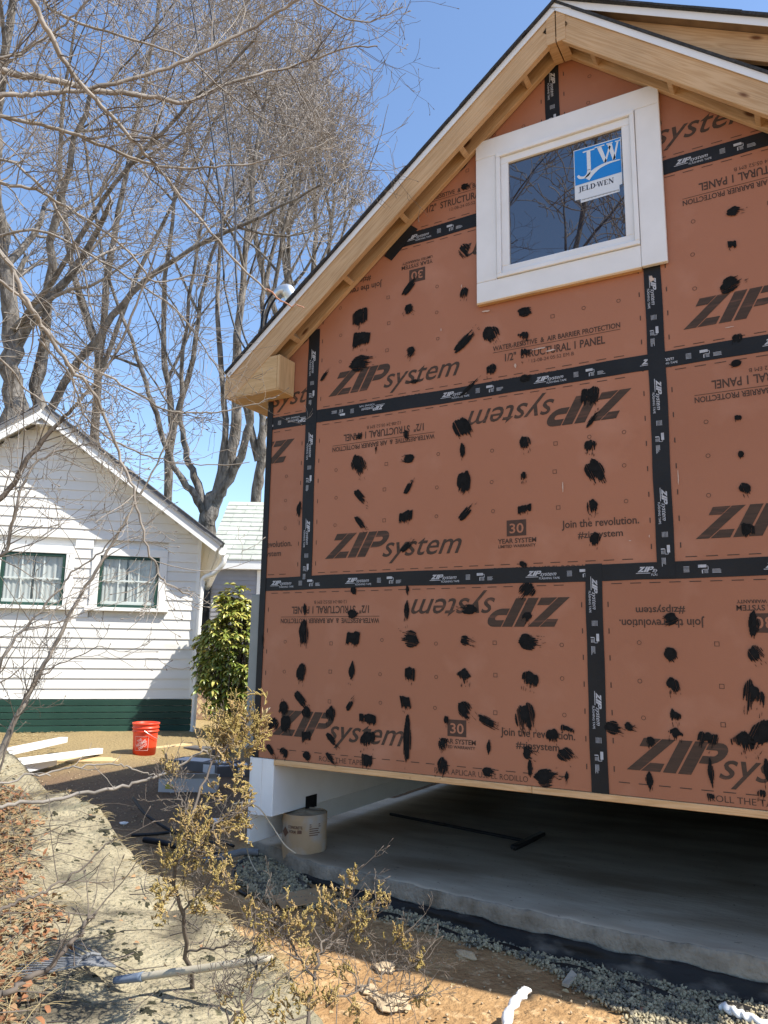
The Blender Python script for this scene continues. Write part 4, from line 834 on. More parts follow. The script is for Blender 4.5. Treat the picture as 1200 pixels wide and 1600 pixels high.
b2 = gz(D(322,1060,20))
bare_tree('multi stemmed bare tree rising between the cottage roof and the grey neighbour house',b2,
  [([b2,D(322,850,20),D(330,790,20),D(355,740,20),D(370,640,20),D(375,480,20),D(395,300,20.5),D(420,120,21)],.36,.05),
   ([D(326,820,20),D(345,770,20),D(385,690,19.6),D(395,600,19.3),D(430,430,19),D(465,250,19)],.22,.04),
   ([D(326,815,20),D(305,750,20),D(290,700,20.3),D(282,620,20.5),D(300,450,20.5),D(330,250,20.5)],.17,.035),
   ([D(322,805,20),D(302,770,19.7),D(272,730,19.3),D(240,640,19),D(215,560,18.8),D(160,400,18.5),D(130,200,18.5)],.15,.03),
   ([D(328,800,20),D(352,690,20),D(345,560,20),D(340,420,20.6),D(365,200,21)],.16,.035)],dens=(4,5,5,5))
b3 = gz(D(404,1060,24))
bare_tree('bare tree with upright trunk standing right behind the brown house corner',b3,
  [([b3,D(402,800,24),D(405,740,24),D(412,660,24),D(405,560,24),D(420,420,24.3),D(455,280,24.5)],.30,.05),([D(404,720,24),D(380,620,24),D(370,500,24),D(395,350,24.5)],.17,.04),([D(406,690,24),D(440,600,24),D(470,480,24),D(540,330,24.5)],.16,.035)],dens=(4,5,5,5),Lc=4.2,minr=.009)
b4 = gz(D(560,1040,27)); 
bare_tree('bare tree crown showing above the left slope of the brown house roof',b4,
  [([b4,D(550,800,27),D(520,600,27),D(510,450,27),D(520,330,27.5)],.30,.06),([D(545,760,27),D(590,560,27),D(590,440,27),D(590,360,27.5)],.22,.04),([D(548,780,27),D(470,560,27),D(450,380,27.5),D(470,220,27.5)],.22,.04)],dens=(6,6,6,5),Lc=3.3,minr=.0095,spread=.5,up=.09)
b1 = gz(D(30,1060,17))
bare_tree('thick old bare tree trunk standing behind the cottage peak',b1,
  [([b1,D(25,800,17),D(20,640,17),D(18,540,17),D(5,400,17),D(-10,200,17),D(20,0,17)],.46,.10),
   ([gz(D(62,1060,17.5)),D(58,700,17.5),D(60,600,17.5),D(75,480,17.3),D(90,330,17),D(140,150,16.6)],.30,.06),
   ([D(40,720,17),D(95,610,16.8),D(150,530,16.6),D(215,450,16.4),D(300,390,16.2),D(400,340,16),D(500,290,15.8)],.15,.03),
   ([D(18,520,17),D(80,440,16),D(170,300,15.4),D(280,180,15),D(400,60,14.6)],.10,.03)],dens=(4,5,6,5),Lc=3.6)
b5 = gz(D(150,1060,23))
bare_tree('tall bare tree with spreading upper limbs far behind the cottage roof',b5,
  [([b5,D(150,640,23),D(165,480,23),D(190,300,23),D(230,120,23),D(260,-60,23)],.21,.05),([D(152,600,23),D(215,430,23),D(300,260,23),D(380,100,23)],.11,.03),([D(155,560,23),D(110,400,23),D(95,220,23),D(120,20,23)],.18,.04)],dens=(4,5,5,5),Lc=4.6,minr=.0085)
b6 = gz(D(255,1060,26))
bare_tree('slender bare tree behind the multi stemmed one above the cottage eave',b6,
  [([b6,D(262,760,26),D(268,650,26),D(255,520,26),D(270,330,26),D(310,130,26.5)],.24,.05),([D(262,700,26),D(300,560,26),D(330,400,26),D(420,200,26)],.16,.04)],dens=(4,5,5,5),Lc=4.4,minr=.009)
b7 = gz(D(470,1040,30))
bare_tree('distant bare tree whose thin crown tops the roof slope beside open sky',b7,
  [([b7,D(465,700,30),D(450,480,30),D(440,280,30),D(440,120,30.5)],.26,.06),([D(462,640,30),D(490,420,30),D(490,280,30),D(470,130,30)],.18,.05),([D(455,560,30),D(400,380,30),D(390,200,30),D(400,60,30)],.18,.05)],dens=(4,5,5,5),Lc=3.9,minr=.0105,spread=.55,up=.08)
# a tree across the lawn, seen mirrored in the gable window
bb = np.array([-1.4,-10.0,-.9])
bare_tree('bare tree across the yard mirrored in the gable window',bb,
  [([bb,(-1.5,-9.9,2.5),(-1.2,-9.6,5),(-.6,-9.2,7.5),(.2,-8.8,10.5)],.22,.04),([(-1.5,-9.9,2.6),(-.6,-9.5,4.6),(.6,-9.0,6.6),(1.8,-8.6,8.6)],.13,.03),([(-1.4,-9.8,4.2),(-2.2,-9.4,6.4),(-2.6,-9,8.4),(-2.6,-8.6,11)],.13,.03)],dens=(5,5,4,3),Lc=2.4,minr=.009)

# ------------------------------------------------------------------ near branches
def twigs(lines, P, Rr, n, L, lv=0, maxl=2, minr=.0011, tmin=.15, tmax=1):
    P = np.array(P); m_ = len(P)
    for c in range(n):
        t = rng.uniform(tmin,tmax)*(m_-1); a = int(min(t,m_-2)); f = t-a; p = P[a]*(1-f)+P[a+1]*f; d = P[a+1]-P[a]; d /= np.linalg.norm(d)
        r0 = max(minr,min(.0035,(Rr[a]*(1-f)+Rr[a+1]*f)*.5)); q, rr, _ = limb(p,rnd_dir(d,rng.uniform(.5,1.1)),L*rng.uniform(.4,1.3),r0,minr,7,.16,.05); lines.append((q,rr))
        if rng.uniform() < .5:                       # swollen bud at the tip
            e = q[-1]; dd_ = q[-1]-q[-2]; dd_ /= np.linalg.norm(dd_); lines.append((np.array([e,e+dd_*.004,e+dd_*.010,e+dd_*.014]),np.array([minr,minr*2.3,minr*1.9,.0003])))
        if lv < maxl: twigs(lines,q,rr,rng.integers(1,4),L*.5,lv+1,maxl,minr)
TR = np.array([-.75,-4.75,float(ground(-.75,-4.75))-.25])
near = thing('overhanging_tree','bare tree whose grey branches hang in front of cottage and sky','tree',TR)
TT = np.array([-.55,-4.6,2.6]); mb = MB(); mb.tube(spline([TR,(-.72,-4.7,.6),(-.66,-4.68,1.6),TT,(-.3,-4.4,3.6),(0.1,-4.0,4.6)],18),np.linspace(.11,.035,18),12); mb.obj('trunk',X['bark'],near,smooth=True)
def P3(s): return [dep(*[float(v) for v in e.split(',')]) for e in s.split()]
def nbranch(s, r0, r1, n, L, mt='twig', root=None, parent=None, maxl=2, k=7, tmax=1):
    pts = P3(s)
    if root is not None: pts = [np.array(root)]+pts
    P = spline(pts,max(14,5*len(pts))); P[1:-1] += rng.normal(size=P[1:-1].shape)*.0035; Rr = r0+(r1-r0)*np.linspace(0,1,len(P)); V, Q = tubes([(P,Rr)],k); o = fast('branch',V,Q,X[mt],parent or near,True)
    lines = []; twigs(lines,P,Rr,int(n*1.6),L,0,maxl,tmax=tmax)
    if lines: V, Q = tubes(lines,4); stuff(fast('twig_spray',V,Q,X['twigdark' if (mt == 'twigdark' or n%4 == 0) else 'twig'],o))
    return P
A1 = (.0,-4.1,4.4)
nbranch('-120,-260,2.3 20,-80,2.5 50,0,2.6 78,55,2.65 110,110,2.7 150,155,2.75 200,210,2.8 255,275,2.85 310,340,2.9 370,410,2.95 420,455,3.0',.0125,.0036,16,.35,root=A1,tmax=.78)
nbranch('415,452,3.0 440,470,3.0 475,482,3.0',.0040,.0022,2,.04,'twigred',maxl=0)
nbranch('-200,165,2.7 0,150,2.9 60,147,2.95 130,140,3.0 250,110,3.1 330,75,3.15 400,40,3.2 465,0,3.2 560,-60,3.2',.011,.005,14,.4,root=(-.45,-4.5,2.9))
nbranch('-200,150,2.5 0,183,2.7 100,205,2.8 180,235,2.85 240,258,2.9 320,262,2.95 400,255,3.0 485,230,3.0',.0095,.002,14,.35,root=(-.45,-4.5,2.85))
nbranch('-150,90,3.4 0,112,3.6 80,125,3.7 150,142,3.8 230,150,3.9 290,160,4.0 330,142,4.1 390,120,4.2 470,100,4.3 540,75,4.3 590,72,4.3',.020,.0035,20,.5,root=(-.3,-4.4,3.3))
nbranch('300,-120,2.8 350,-70,2.9 440,-30,3 500,8,3.05 555,35,3.1 595,28,3.1 630,10,3.1',.0065,.0018,10,.22,root=A1)
nbranch('-150,240,2.6 0,285,2.8 60,300,2.85 130,340,2.9 200,390,2.95 240,440,3 300,430,3.1 360,440,3.1',.008,.002,14,.35,root=(-.5,-4.55,2.6))
nbranch('-150,300,2.4 0,395,2.6 40,470,2.65 75,520,2.7 110,575,2.75 150,620,2.8 185,712,2.85 207,760,2.85 222,830,2.85 245,890,2.85 262,912,2.85 300,932,2.9',.0095,.0028,18,.3,root=(-.55,-4.6,2.5))
nbranch('-150,380,3 0,440,3.2 60,500,3.3 120,560,3.35 190,600,3.4 260,640,3.45 310,645,3.5 360,640,3.5 420,625,3.5 436,618,3.5',.008,.0022,16,.35,root=(-.55,-4.6,2.4),tmax=.68)
nbranch('60,530,2.9 110,590,3.0 140,660,3.0 200,700,3.05 260,720,3.1 330,727,3.1 390,722,3.1',.005,.0018,10,.2,root=None,tmax=.8)
nbranch('-100,820,3.4 0,780,3.5 45,715,3.55 85,668,3.6 123,627,3.6 175,560,3.7 215,470,3.8 250,380,3.9',.014,.004,14,.4,'twigdark')
nbranch('-100,60,3.0 0,90,3.1 70,60,3.2 120,20,3.2 160,-30,3.2',.008,.003,14,.4,root=(-.4,-4.5,3.0))
nbranch('-150,480,3.0 0,560,3.2 40,610,3.3 90,640,3.3 150,690,3.4 190,740,3.4',.006,.002,18,.35,root=(-.6,-4.65,2.2))
nbranch('-100,200,4.0 30,260,4.2 90,330,4.3 130,420,4.4 150,500,4.4 210,540,4.5',.010,.003,20,.5,root=(-.3,-4.4,3.4))
nbranch('20,-60,3.6 90,20,3.7 200,60,3.8 290,90,3.9 360,150,4.0 420,190,4.0 520,210,4.0',.009,.002,20,.5,root=A1)
nbranch('-100,350,4.4 60,360,4.6 160,410,4.7 270,480,4.8 330,560,4.9 360,600,4.9',.011,.0025,22,.5,root=(-.4,-4.5,2.9))

# sapling in front of the cottage
def sapling(label, s, r0, r1, n, L, mt='twig', k=8, maxl=2, loc=None):
    pts = P3(s); r = thing('sapling',label,'sapling',pts[0]); P = spline(pts,6*len(pts)); P[1:-1] += rng.normal(size=P[1:-1].shape)*.004; Rr = r0+(r1-r0)*np.linspace(0,1,len(P)); V, Q = tubes([(P,Rr)],k); fast('stem',V,Q,X[mt],r,True)
    lines = []; twigs(lines,P,Rr,n,L,0,maxl); V, Q = tubes(lines,4); stuff(fast('twig_spray',V,Q,X['twigdark' if mt == 'twigdark' else 'twig'],r))
sapling('thin straight sapling leaning right across the cottage wall and right window','-45,1300,3.4 -10,1200,3.5 47,1080,3.6 80,1020,3.65 116,946,3.7 163,870,3.75 203,801,3.8 246,721,3.85 279,642,3.9',.0145,.003,16,.45)
sapling('forked sapling with purplish twigs in front of the left cottage window','-60,1290,3.0 -30,1150,3.05 10,1020,3.1 60,960,3.15 110,900,3.2 160,860,3.2 200,815,3.2',.008,.002,18,.4)
sapling('tangled brushy sapling before the white cottage gable','-60,1330,3.2 -50,1100,3.2 -30,900,3.2 10,860,3.2 30,770,3.2 60,720,3.25 110,700,3.3 150,690,3.3',.010,.003,30,.35)
sapling('low twiggy shoot rising beside the white trim lengths','-30,1310,3.3 0,1200,3.4 30,1110,3.5 60,1060,3.55 110,1030,3.6 160,1010,3.6',.006,.0018,20,.28,'twigdark')
sapling('dead stick arching low over the pale rock','-40,1440,1.9 0,1422,2.0 40,1405,2.05 80,1388,2.1 120,1362,2.15 180,1308,2.2',.0055,.002,5,.15,'twigdark',maxl=1)
sapling('dark mossy branch lying across the leaf litter','-30,1565,1.75 20,1545,1.8 70,1515,1.85 110,1475,1.9 130,1452,1.92 145,1430,1.95',.0085,.004,7,.14,'twigdark',maxl=1)
sapling('smooth grey shoot with a pale bud reaching to the house corner','-60,1275,2.5 0,1260,2.6 60,1252,2.65 140,1240,2.7 200,1226,2.75 245,1213,2.8 300,1185,2.85 330,1170,2.9 365,1156,2.95 390,1142,3.0 410,1120,3.0',.0075,.0022,5,.08,maxl=0)
sapling('slim side shoot joining the grey one above the dark soil','-60,1245,2.5 0,1225,2.6 80,1205,2.68 130,1196,2.72 175,1193,2.76 210,1203,2.79 243,1213,2.8',.004,.0025,5,.1,maxl=0)
bud = MB()
for k in range(7):
    e = dep(411,1118,3.0); d_ = rng.normal(size=3); d_[2] = abs(d_[2]); d_ /= np.linalg.norm(d_); s_ = np.cross(d_,[.3,.5,.8]); s_ /= np.linalg.norm(s_); L_ = rng.uniform(.025,.045); bud.add([e,e+d_*L_*.5+s_*.007,e+d_*L_,e+d_*L_*.5-s_*.007],[(0,1,2,3)])
tag(bud.obj('dry_flower',X['straw'],None),'dry tan flower tuft at the shoot tip against the house corner','flower')

# ------------------------------------------------------------------ evergreen shrubs
def leaves(C_, Dv, L, Wd, droop=.25):
    """leaf blades: folded six-point leaves as quads"""
    C_ = np.array(C_); Dv = np.array(Dv); Dv /= np.linalg.norm(Dv,axis=1,keepdims=True); S = np.cross(Dv,np.array([0,0,1.])+rng.normal(size=Dv.shape)*.35); S /= np.linalg.norm(S,axis=1,keepdims=True)+1e-9; Nn = np.cross(S,Dv)
    L = np.broadcast_to(L,(len(C_),))[:,None]; W_ = np.broadcast_to(Wd,(len(C_),))[:,None]
    b = C_; m1 = C_+Dv*L*.35; m2 = C_+Dv*L*.75-Nn*L*droop*.35; tip = C_+Dv*L-Nn*L*droop
    V = np.stack([b,m1+S*W_*.5+Nn*W_*.12,m2+S*W_*.42+Nn*W_*.1,tip,m2-S*W_*.42+Nn*W_*.1,m1-S*W_*.5+Nn*W_*.12,m1,m2],1).reshape(-1,3); i = np.arange(len(C_))[:,None]*8
    Q = np.concatenate([i+np.array([[0,6,1,1]]),i+np.array([[6,7,2,1]]),i+np.array([[7,3,3,2]]),i+np.array([[0,5,6,6]]),i+np.array([[5,4,7,6]]),i+np.array([[4,3,7,7]])])
    Tq = []
    for a in ((0,6,1),(6,7,1),(7,2,1),(7,3,2),(0,5,6),(5,4,6),(4,7,6),(4,3,7)): Tq.append(i+np.array([a]))
    return V, np.concatenate(Tq)
def rhodo(label, base, hgt, rx, ry, n, lean=(0,0)):
    r = thing('rhododendron',label,'shrub',base); st_, C1, D1, C2, D2 = [], [], [], [], []
    for k in range(n):
        u = rng.normal(size=3); u /= np.linalg.norm(u); f = rng.uniform(.35,1)**.5; hh = .5+.5*u[2]*f; wd = (1-.45*max(0,hh-.55))*(.80+.35*math.sin(hh*9+u[0]*4)*.4)
        c = np.array(base)+np.array([u[0]*f*rx*wd+lean[0]*hh,u[1]*f*ry*wd+lean[1]*hh,.12+hh*hgt*.93+rng.normal()*.04]); a = np.array([base[0]+u[0]*.15,base[1]+u[1]*.15,base[2]+max(0,hh*hgt*.45)])
        if k%3 == 0: P = spline([a,(a+c)/2+rng.normal(size=3)*.05,c],6); st_.append((P,np.linspace(.012,.004,6)))
        ax = u*.6+np.array([0,0,.8]); ax /= np.linalg.norm(ax); m_ = rng.integers(7,11); ph = rng.uniform(0,6.28); s1 = np.cross(ax,[.2,.9,.1]); s1 /= np.linalg.norm(s1); s2 = np.cross(ax,s1)
        for j in range(m_):
            an = ph+j*2*math.pi/m_; d = (s1*math.cos(an)+s2*math.sin(an))+ax*rng.uniform(-.25,.55); (C2 if rng.uniform() < .20+.5*max(0,hh-.5)*2*(rng.uniform() < .7) else C1).append(c); (D2 if len(C2) > len(D2) else D1).append(d)
    V, Q = tubes(st_,4); fast('stems',V,Q,X['bark'],r)
    for C_, D_, mt in ((C1,D1,'rhodo'),(C2,D2,'rhodo2')): V, Q = leaves(C_,D_,rng.uniform(.075,.12,len(C_)),rng.uniform(.028,.042,len(C_)),.3); stuff(fast('leaves',V,Q,X[mt],r))
p = dep(356,1118,10.45); bz = float(ground(p[0],p[1]))
rhodo('glossy green and yellow rhododendron beside the cottage downspout',(p[0],p[1],bz),2.10,.60,.58,820,(.0,.02))

def juniper(label, stems, tufts, zr=.05, dens=1.0, name='juniper'):
    """stems: pixel polylines with depth; tufts: px,py,depth,radius in px"""
    r = thing(name,label,'shrub',P3(stems[0][0])[0]); lines = []; allp = []
    for s, r0, r1 in stems:
        P = spline(P3(s),26); P[1:-1] += rng.normal(size=P[1:-1].shape)*.005; lines.append((P,np.linspace(r0,r1,26))); allp.append(P)
    A = np.concatenate(allp); sc1, sc2 = [], []
    for P in allp: twigs(lines,P,np.full(len(P),.003),16,.10,0,2,.0007,.1)
    for px, py, z, rad in tufts:
        c = dep(px,py,z); R_ = rad*z/F; a = A[np.argmin(np.linalg.norm(A-c,axis=1)+.35*np.maximum(0,A[:,2]-c[2]))]; ax = c-a+np.array([0,0,.03]); ax /= np.linalg.norm(ax)+1e-9; lines.append((spline([a,(a+c)/2+rng.normal(size=3)*.02,c+ax*R_*.4],8),np.linspace(.003,.0012,8)))
        for k in range(int(rng.uniform(15,20)*dens*max(.8,(rad/20)**1.6))):
            o = c+rng.normal(size=3)*R_*.52; d = ax*.7+rng.normal(size=3)*.6+np.array([0,0,.35]); d /= np.linalg.norm(d); L = R_*rng.uniform(.5,.95); q, rr, _ = limb(o-d*L*.5,d,L,.0013,.0008,6,.12,.03); lines.append((q,rr))
            tgt = sc1 if rng.uniform() < .55 else sc2
            for j in range(7):
                b = q[min(5,int(j*.8))]; dd_ = rnd_dir(d,rng.uniform(.3,.8)); l2 = L*rng.uniform(.25,.45); q2, rr2, _ = limb(b,dd_,l2,.0021,.0010,4,.15,.05); tgt.append((q2,np.array([.0017,.0023,.0020,.0006])))
                for i_ in range(4):
                    d3 = rnd_dir(dd_,rng.uniform(.4,.9)); b3 = q2[1+i_%3]; l3 = l2*rng.uniform(.25,.5); tgt.append((np.array([b3,b3+d3*l3*.35,b3+d3*l3*.75,b3+d3*l3]),np.array([.0013,.0021,.0017,.0004])))
    V, Q = tubes(lines,5); fast('stems',V,Q,X['twigdark'],r,True)
    for s_, mt in ((sc1,'jun'),(sc2,'jun2')): V, Q = tubes(s_,3); stuff(fast('foliage',V,Q,X[mt],r))
JB = on_rock(300,1548)
JD = float(RC[2]@(JB-CAM))
T1 = [(372,1128,2.75,36),(345,1148,2.7,34),(398,1142,2.8,26),(362,1165,2.72,28),(268,1200,2.6,16),(258,1190,2.6,12),(368,1215,2.7,20),(335,1235,2.6,18),(305,1262,2.5,20),(300,1288,2.5,24),(285,1320,2.4,28),(318,1310,2.4,22),(355,1288,2.5,22),(378,1268,2.55,20),(335,1345,2.4,20),(348,1368,2.35,20),(255,1400,2.3,22),(312,1418,2.3,20),(375,1300,2.45,18),(385,1240,2.6,16),(300,1350,2.4,22),(262,1345,2.4,16),(245,1430,2.25,16),(330,1400,2.3,16)]
juniper('olive brown juniper seedling with dark stem in front of the boxes',[('%s,%s,%.3f 292,1490,%.3f 285,1430,2.45 274,1375,2.42 278,1330,2.4' % (301,1556,JD+.03,.45*JD+.55*2.48)+' 300,1270,2.45 318,1220,2.55 345,1175,2.65 375,1130,2.75',.0085,.0025),('278,1350,2.35 315,1310,2.4 350,1280,2.45 380,1262,2.5',.004,.002),('285,1425,2.45 320,1385,2.4 350,1362,2.38',.004,.0018),('295,1280,2.45 275,1240,2.5 262,1200,2.6',.0035,.0015),('292,1488,%.3f 340,1480,2.45 390,1468,2.45 420,1455,2.45' % (.45*JD+.55*2.48),.004,.0015)],T1)
T2 = [(546,1372,2.2,16),(535,1398,2.2,16),(512,1412,2.2,18),(592,1408,2.25,20),(575,1425,2.25,16),(520,1438,2.2,18),(562,1440,2.2,18),(490,1432,2.15,18),(448,1438,2.1,20),(430,1455,2.1,18),(622,1458,2.3,14),(632,1475,2.3,12),(655,1498,2.3,14),(560,1462,2.2,14),(540,1520,2.15,16),(470,1470,2.1,18),(660,1560,2.25,16),(480,1500,2.1,18),(510,1560,2.05,20),(470,1560,2.0,22),(555,1580,2.05,18),(440,1580,2.0,18),(412,1440,2.1,14)]
juniper('tan tipped juniper seedling growing at the foot of the rock by the dirt',[('478,1680,1.95 480,1600,2.0 492,1530,2.05 500,1490,2.1 515,1462,2.15 540,1420,2.2 548,1375,2.2',.006,.002),('500,1490,2.1 545,1455,2.2 590,1412,2.25',.0035,.0015),('510,1570,2.05 570,1540,2.15 612,1510,2.25 622,1465,2.3',.0035,.0014),('490,1530,2.05 455,1480,2.1 440,1440,2.1',.0035,.0014),('560,1548,2.15 620,1555,2.2 660,1562,2.25',.0025,.0012),('600,1520,2.25 640,1510,2.3 656,1500,2.3',.0025,.0012)],T2)
T3 = [(60,1600,1.7,14),(390,1420,2.3,14),(405,1478,2.2,14),(640,1440,2.5,6),(350,1560,2.0,14),(395,1540,2.05,16),(420,1515,2.1,14),(370,1590,1.95,16)]
juniper('sparse half dead juniper sprig sprawling over the pale rock',[('350,1620,1.95 380,1570,2.0 400,1520,2.1 402,1480,2.2 392,1425,2.3',.004,.0015),('380,1570,2.0 350,1555,2.0 330,1540,2.0',.002,.001)],T3[1:3]+T3[4:],dens=.7)

# ------------------------------------------------------------------ gravel, litter, grass
def scatter_in(poly, n):
    P = np.array(poly); lo, hi = P.min(0), P.max(0); out = []
    while len(out) < n:
        q = rng.uniform(lo,hi,(n*2,2)); q = q[sdist(q[:,0],q[:,1],poly) > 0]; out += list(q)
    return np.array(out[:n])
def pebbles(P, zs, size):
    n = len(P); base = np.array([[1,0,0],[0,1,0],[-1,0,0],[0,-1,0],[0,0,1],[0,0,-1]],float); s = rng.uniform(.5,1,(n,1,1))*size; V = base[None]*s*rng.uniform(.6,1.35,(n,6,1))*np.array([1,1,.7])
    q = rng.normal(size=(n,3,3)); q, _ = np.linalg.qr(q); V = np.einsum('nij,nkj->nki',q,V)+np.concatenate([P,zs[:,None]],1)[:,None]
    Fc = np.array([[0,1,4],[1,2,4],[2,3,4],[3,0,4],[1,0,5],[2,1,5],[3,2,5],[0,3,5]]); return V.reshape(-1,3), (np.arange(n)[:,None,None]*6+Fc[None]).reshape(-1,3)
G1 = [tuple(gp(*p)[:2]) for p in [(385,1336),(470,1330),(480,1395),(640,1430),(800,1475),(1000,1515),(1130,1535),(1260,1580),(1260,1700),(1010,1620),(975,1585),(905,1548),(850,1510),(790,1488),(700,1470),(640,1448),(540,1420),(480,1418),(430,1415),(390,1395),(368,1370)]]
q = scatter_in(G1,19000); jit = q+rng.normal(size=q.shape)*.02; V, Q = pebbles(jit,ground(jit[:,0],jit[:,1])+rng.uniform(-.004,.018,len(q)),.0145*rng.choice([.6,.8,1,1.15,1.5],(len(q),1,1),p=[.2,.25,.3,.2,.05])); gv = fast('gravel',V,Q,X['gravel']); stuff(gv); tag(gv,'grey green crushed gravel along the slab edge','gravel')
q = rng.uniform([-.5,.0],[4.5,6.5],(10,2))
# loose stones and clods on the dirt
q = np.concatenate([rng.uniform([0.2,-2.6],[3.6,-.2],(900,2)),rng.uniform([-3.6,-.8],[-.4,2.4],(700,2))]); V, Q = pebbles(q,ground(q[:,0],q[:,1])+.004,.011); o = fast('dirt_crumbs',V,Q,X['stone']); stuff(o); tag(o,'small clods and stones scattered over the orange dirt','pebbles')
def litter(n, fn, size, mt, name, label, cat='leaves', curl=.5, zoff=.006):
    P = []
    while len(P) < n:
        p = fn()
        if p is not None: P.append(p)
    P = np.array(P); D_ = rng.normal(size=(n,3)); D_[:,2] *= .45; V, Q = leaves(P+np.array([0,0,zoff]),D_,rng.uniform(.5,1,n)*size,rng.uniform(.35,.6,n)*size,curl); o = fast(name,V,Q,X[mt]); stuff(o); tag(o,label,cat)
LP = [(0,1215),(45,1260),(50,1330),(40,1390),(85,1440),(50,1480),(90,1500),(40,1560),(30,1640),(-200,1640),(-200,1250)]
RL = [on_rock(*p) for p in LP]; LPOLY = [tuple(p[:2]) for p in RL]
def leafpt():
    q_ = scatter_in(LPOLY,1)[0]+rng.normal(size=2)*.05; return (q_[0],q_[1],float(rock_z(q_[0],q_[1]))+rng.uniform(0,.03))
litter(1700,leafpt,.044,'leaf1','leaf_litter','tan dead leaves heaped over the left of the rock')
litter(1500,leafpt,.044,'leaf2','leaf_litter','rust brown dead leaves mixed over the left of the rock')
def anyrock():
    q_ = scatter_in([tuple(p[:2]) for p in EDGE[1:]]+[(-.2,-4.6),(-2.5,-3.0)],1)[0]; return (q_[0],q_[1],float(rock_z(q_[0],q_[1])))
litter(140,anyrock,.035,'leaf1','leaf_litter','few single dead leaves strewn over the open rock face')
def dirtpt():
    q_ = rng.uniform([.2,-2.2],[3.4,-.5]); return (q_[0],q_[1],float(ground(q_[0],q_[1])))
litter(90,dirtpt,.04,'straw','wood_chips','pale chips and straw bits on the sunlit dirt','chips',.2)
def blades(n, fn, h, mt, name, label, flat_=0.5, rad=.0014, k=3):
    lines = []
    for i in range(n):
        p = np.array(fn()); a = rng.uniform(0,6.28); d = np.array([math.cos(a),math.sin(a),rng.uniform(.2,1.2)*(1-flat_)+.05]); d /= np.linalg.norm(d); L = h*rng.uniform(.4,1.2); q_ = [p+d*L*t+np.array([0,0,-.35*L*t*t]) for t in (0,.33,.66,1)]; lines.append((np.array(q_),np.array([rad,rad,rad*.8,rad*.3])))
    V, Q = tubes(lines,k); o = fast(name,V,Q,X[mt]); stuff(o); tag(o,label,'grass')
def lawn():
    while True:
        a, o_ = rng.uniform(-4.0,1.6), rng.uniform(.05,2.6); p = cw(a,0,o_)
        if -.87*p[0]+.5*p[1] > 3.7: return (p[0],p[1],float(ground(p[0],p[1])))
blades(9000,lawn,.07,'straw','dead_lawn','straw coloured dead lawn in front of the green cottage base',.6,.0028)
blades(1500,leafpt,.22,'straw','dry_grass','dry bent grass stalks among the leaf litter',.25,.0013)
def edgept():
    t = rng.uniform(0,1)*(5); i = int(t)+1; f = t-int(t); p = EDGE[i]*(1-f)+EDGE[i+1]*f; x_, y_ = p[0]+rng.normal()*.06, p[1]+rng.normal()*.06; return (x_,y_,float(rock_z(x_,y_)))
blades(1100,edgept,.10,'straw','dry_grass','thin yellow grass fringe along the crest of the rock',.4,.0012)
lines = []
for i in range(330):
    p = np.array(leafpt() if i%3 else anyrock())+np.array([0,0,.012]); a = rng.uniform(0,6.28); q_, rr, _ = limb(p,(math.cos(a),math.sin(a),.25),rng.uniform(.15,.5),.0028,.0009,7,.12,-.02); lines.append((q_,rr))
V, Q = tubes(lines,5); o = fast('fallen_twigs',V,Q,X['twigdark']); stuff(o); tag(o,'thin fallen twigs criss crossing the rock and leaves','twigs')
# moss cushions on the rock
mb = MB()
spots = [(195,1428,12,6),(173,1458,13,8),(160,1444,6,4),(343,1548,10,6),(230,1415,9,7),(85,1270,6,5),(92,1252,8,6),(110,1300,9,5),(140,1280,10,6),(160,1300,12,6),(180,1320,12,7),(200,1300,12,6),(215,1345,12,6),(235,1350,10,5),(205,1492,18,8),(240,1568,10,7),(230,1583,14,8),(295,1575,10,7),(305,1560,8,5),(75,1296,6,5),(150,1330,8,4),(120,1345,8,4),(390,1490,14,9),(330,1500,14,7)]+[(random.uniform(80,420),random.uniform(1300,1600),random.uniform(3,6),random.uniform(2,4)) for _ in range(45)]+[(a[0]+random.gauss(0,5),a[1]+random.uniform(-2,16),random.uniform(5,11),5) for a in [(130+(250-130)*t,1246+(1374-1246)*t) for t in np.linspace(0,1,14)]+[(250+(470-250)*t,1374+(1535-1374)*t) for t in np.linspace(0,1,14)]]
for x_, y_, a_, b_ in spots:
    c0_ = on_rock(x_,y_); R0 = .62*a_*np.linalg.norm(c0_-CAM)/F
    if c0_[2] < -.6: continue
    for q_ in range(1+int(a_*1.2)):
        k_ = 0 if q_ == 0 else 1; c = c0_+np.array([random.gauss(0,R0*.8),random.gauss(0,R0*.8),0])*k_; r1 = R0*(.75 if q_ == 0 else random.uniform(.12,.42)); n = 9; ph = random.uniform(0,6.28); V = []
        for j_, (f, hh) in enumerate(((1,-.004),(.75,.004),(.35,.007))):
            for i_ in range(n):
                an = i_*2*math.pi/n; rr_ = r1*f*(1+.3*math.sin(2*an+ph)+.22*math.sin(3*an+ph*2)); xx, yy = c[0]+rr_*math.cos(an), c[1]+rr_*math.sin(an); V.append((xx,yy,float(rock_z(xx,yy))+hh*min(1,r1/.02)))
        mb.add(V,[(j_*n+i_,j_*n+(i_+1)%n,(j_+1)*n+(i_+1)%n,(j_+1)*n+i_) for j_ in range(2) for i_ in range(n)]+[tuple(2*n+i_ for i_ in range(n))])
o = mb.obj('moss_spots',X['moss'],None,smooth=True); stuff(o); tag(o,'dark moss cushions dotting the pale rock','moss')

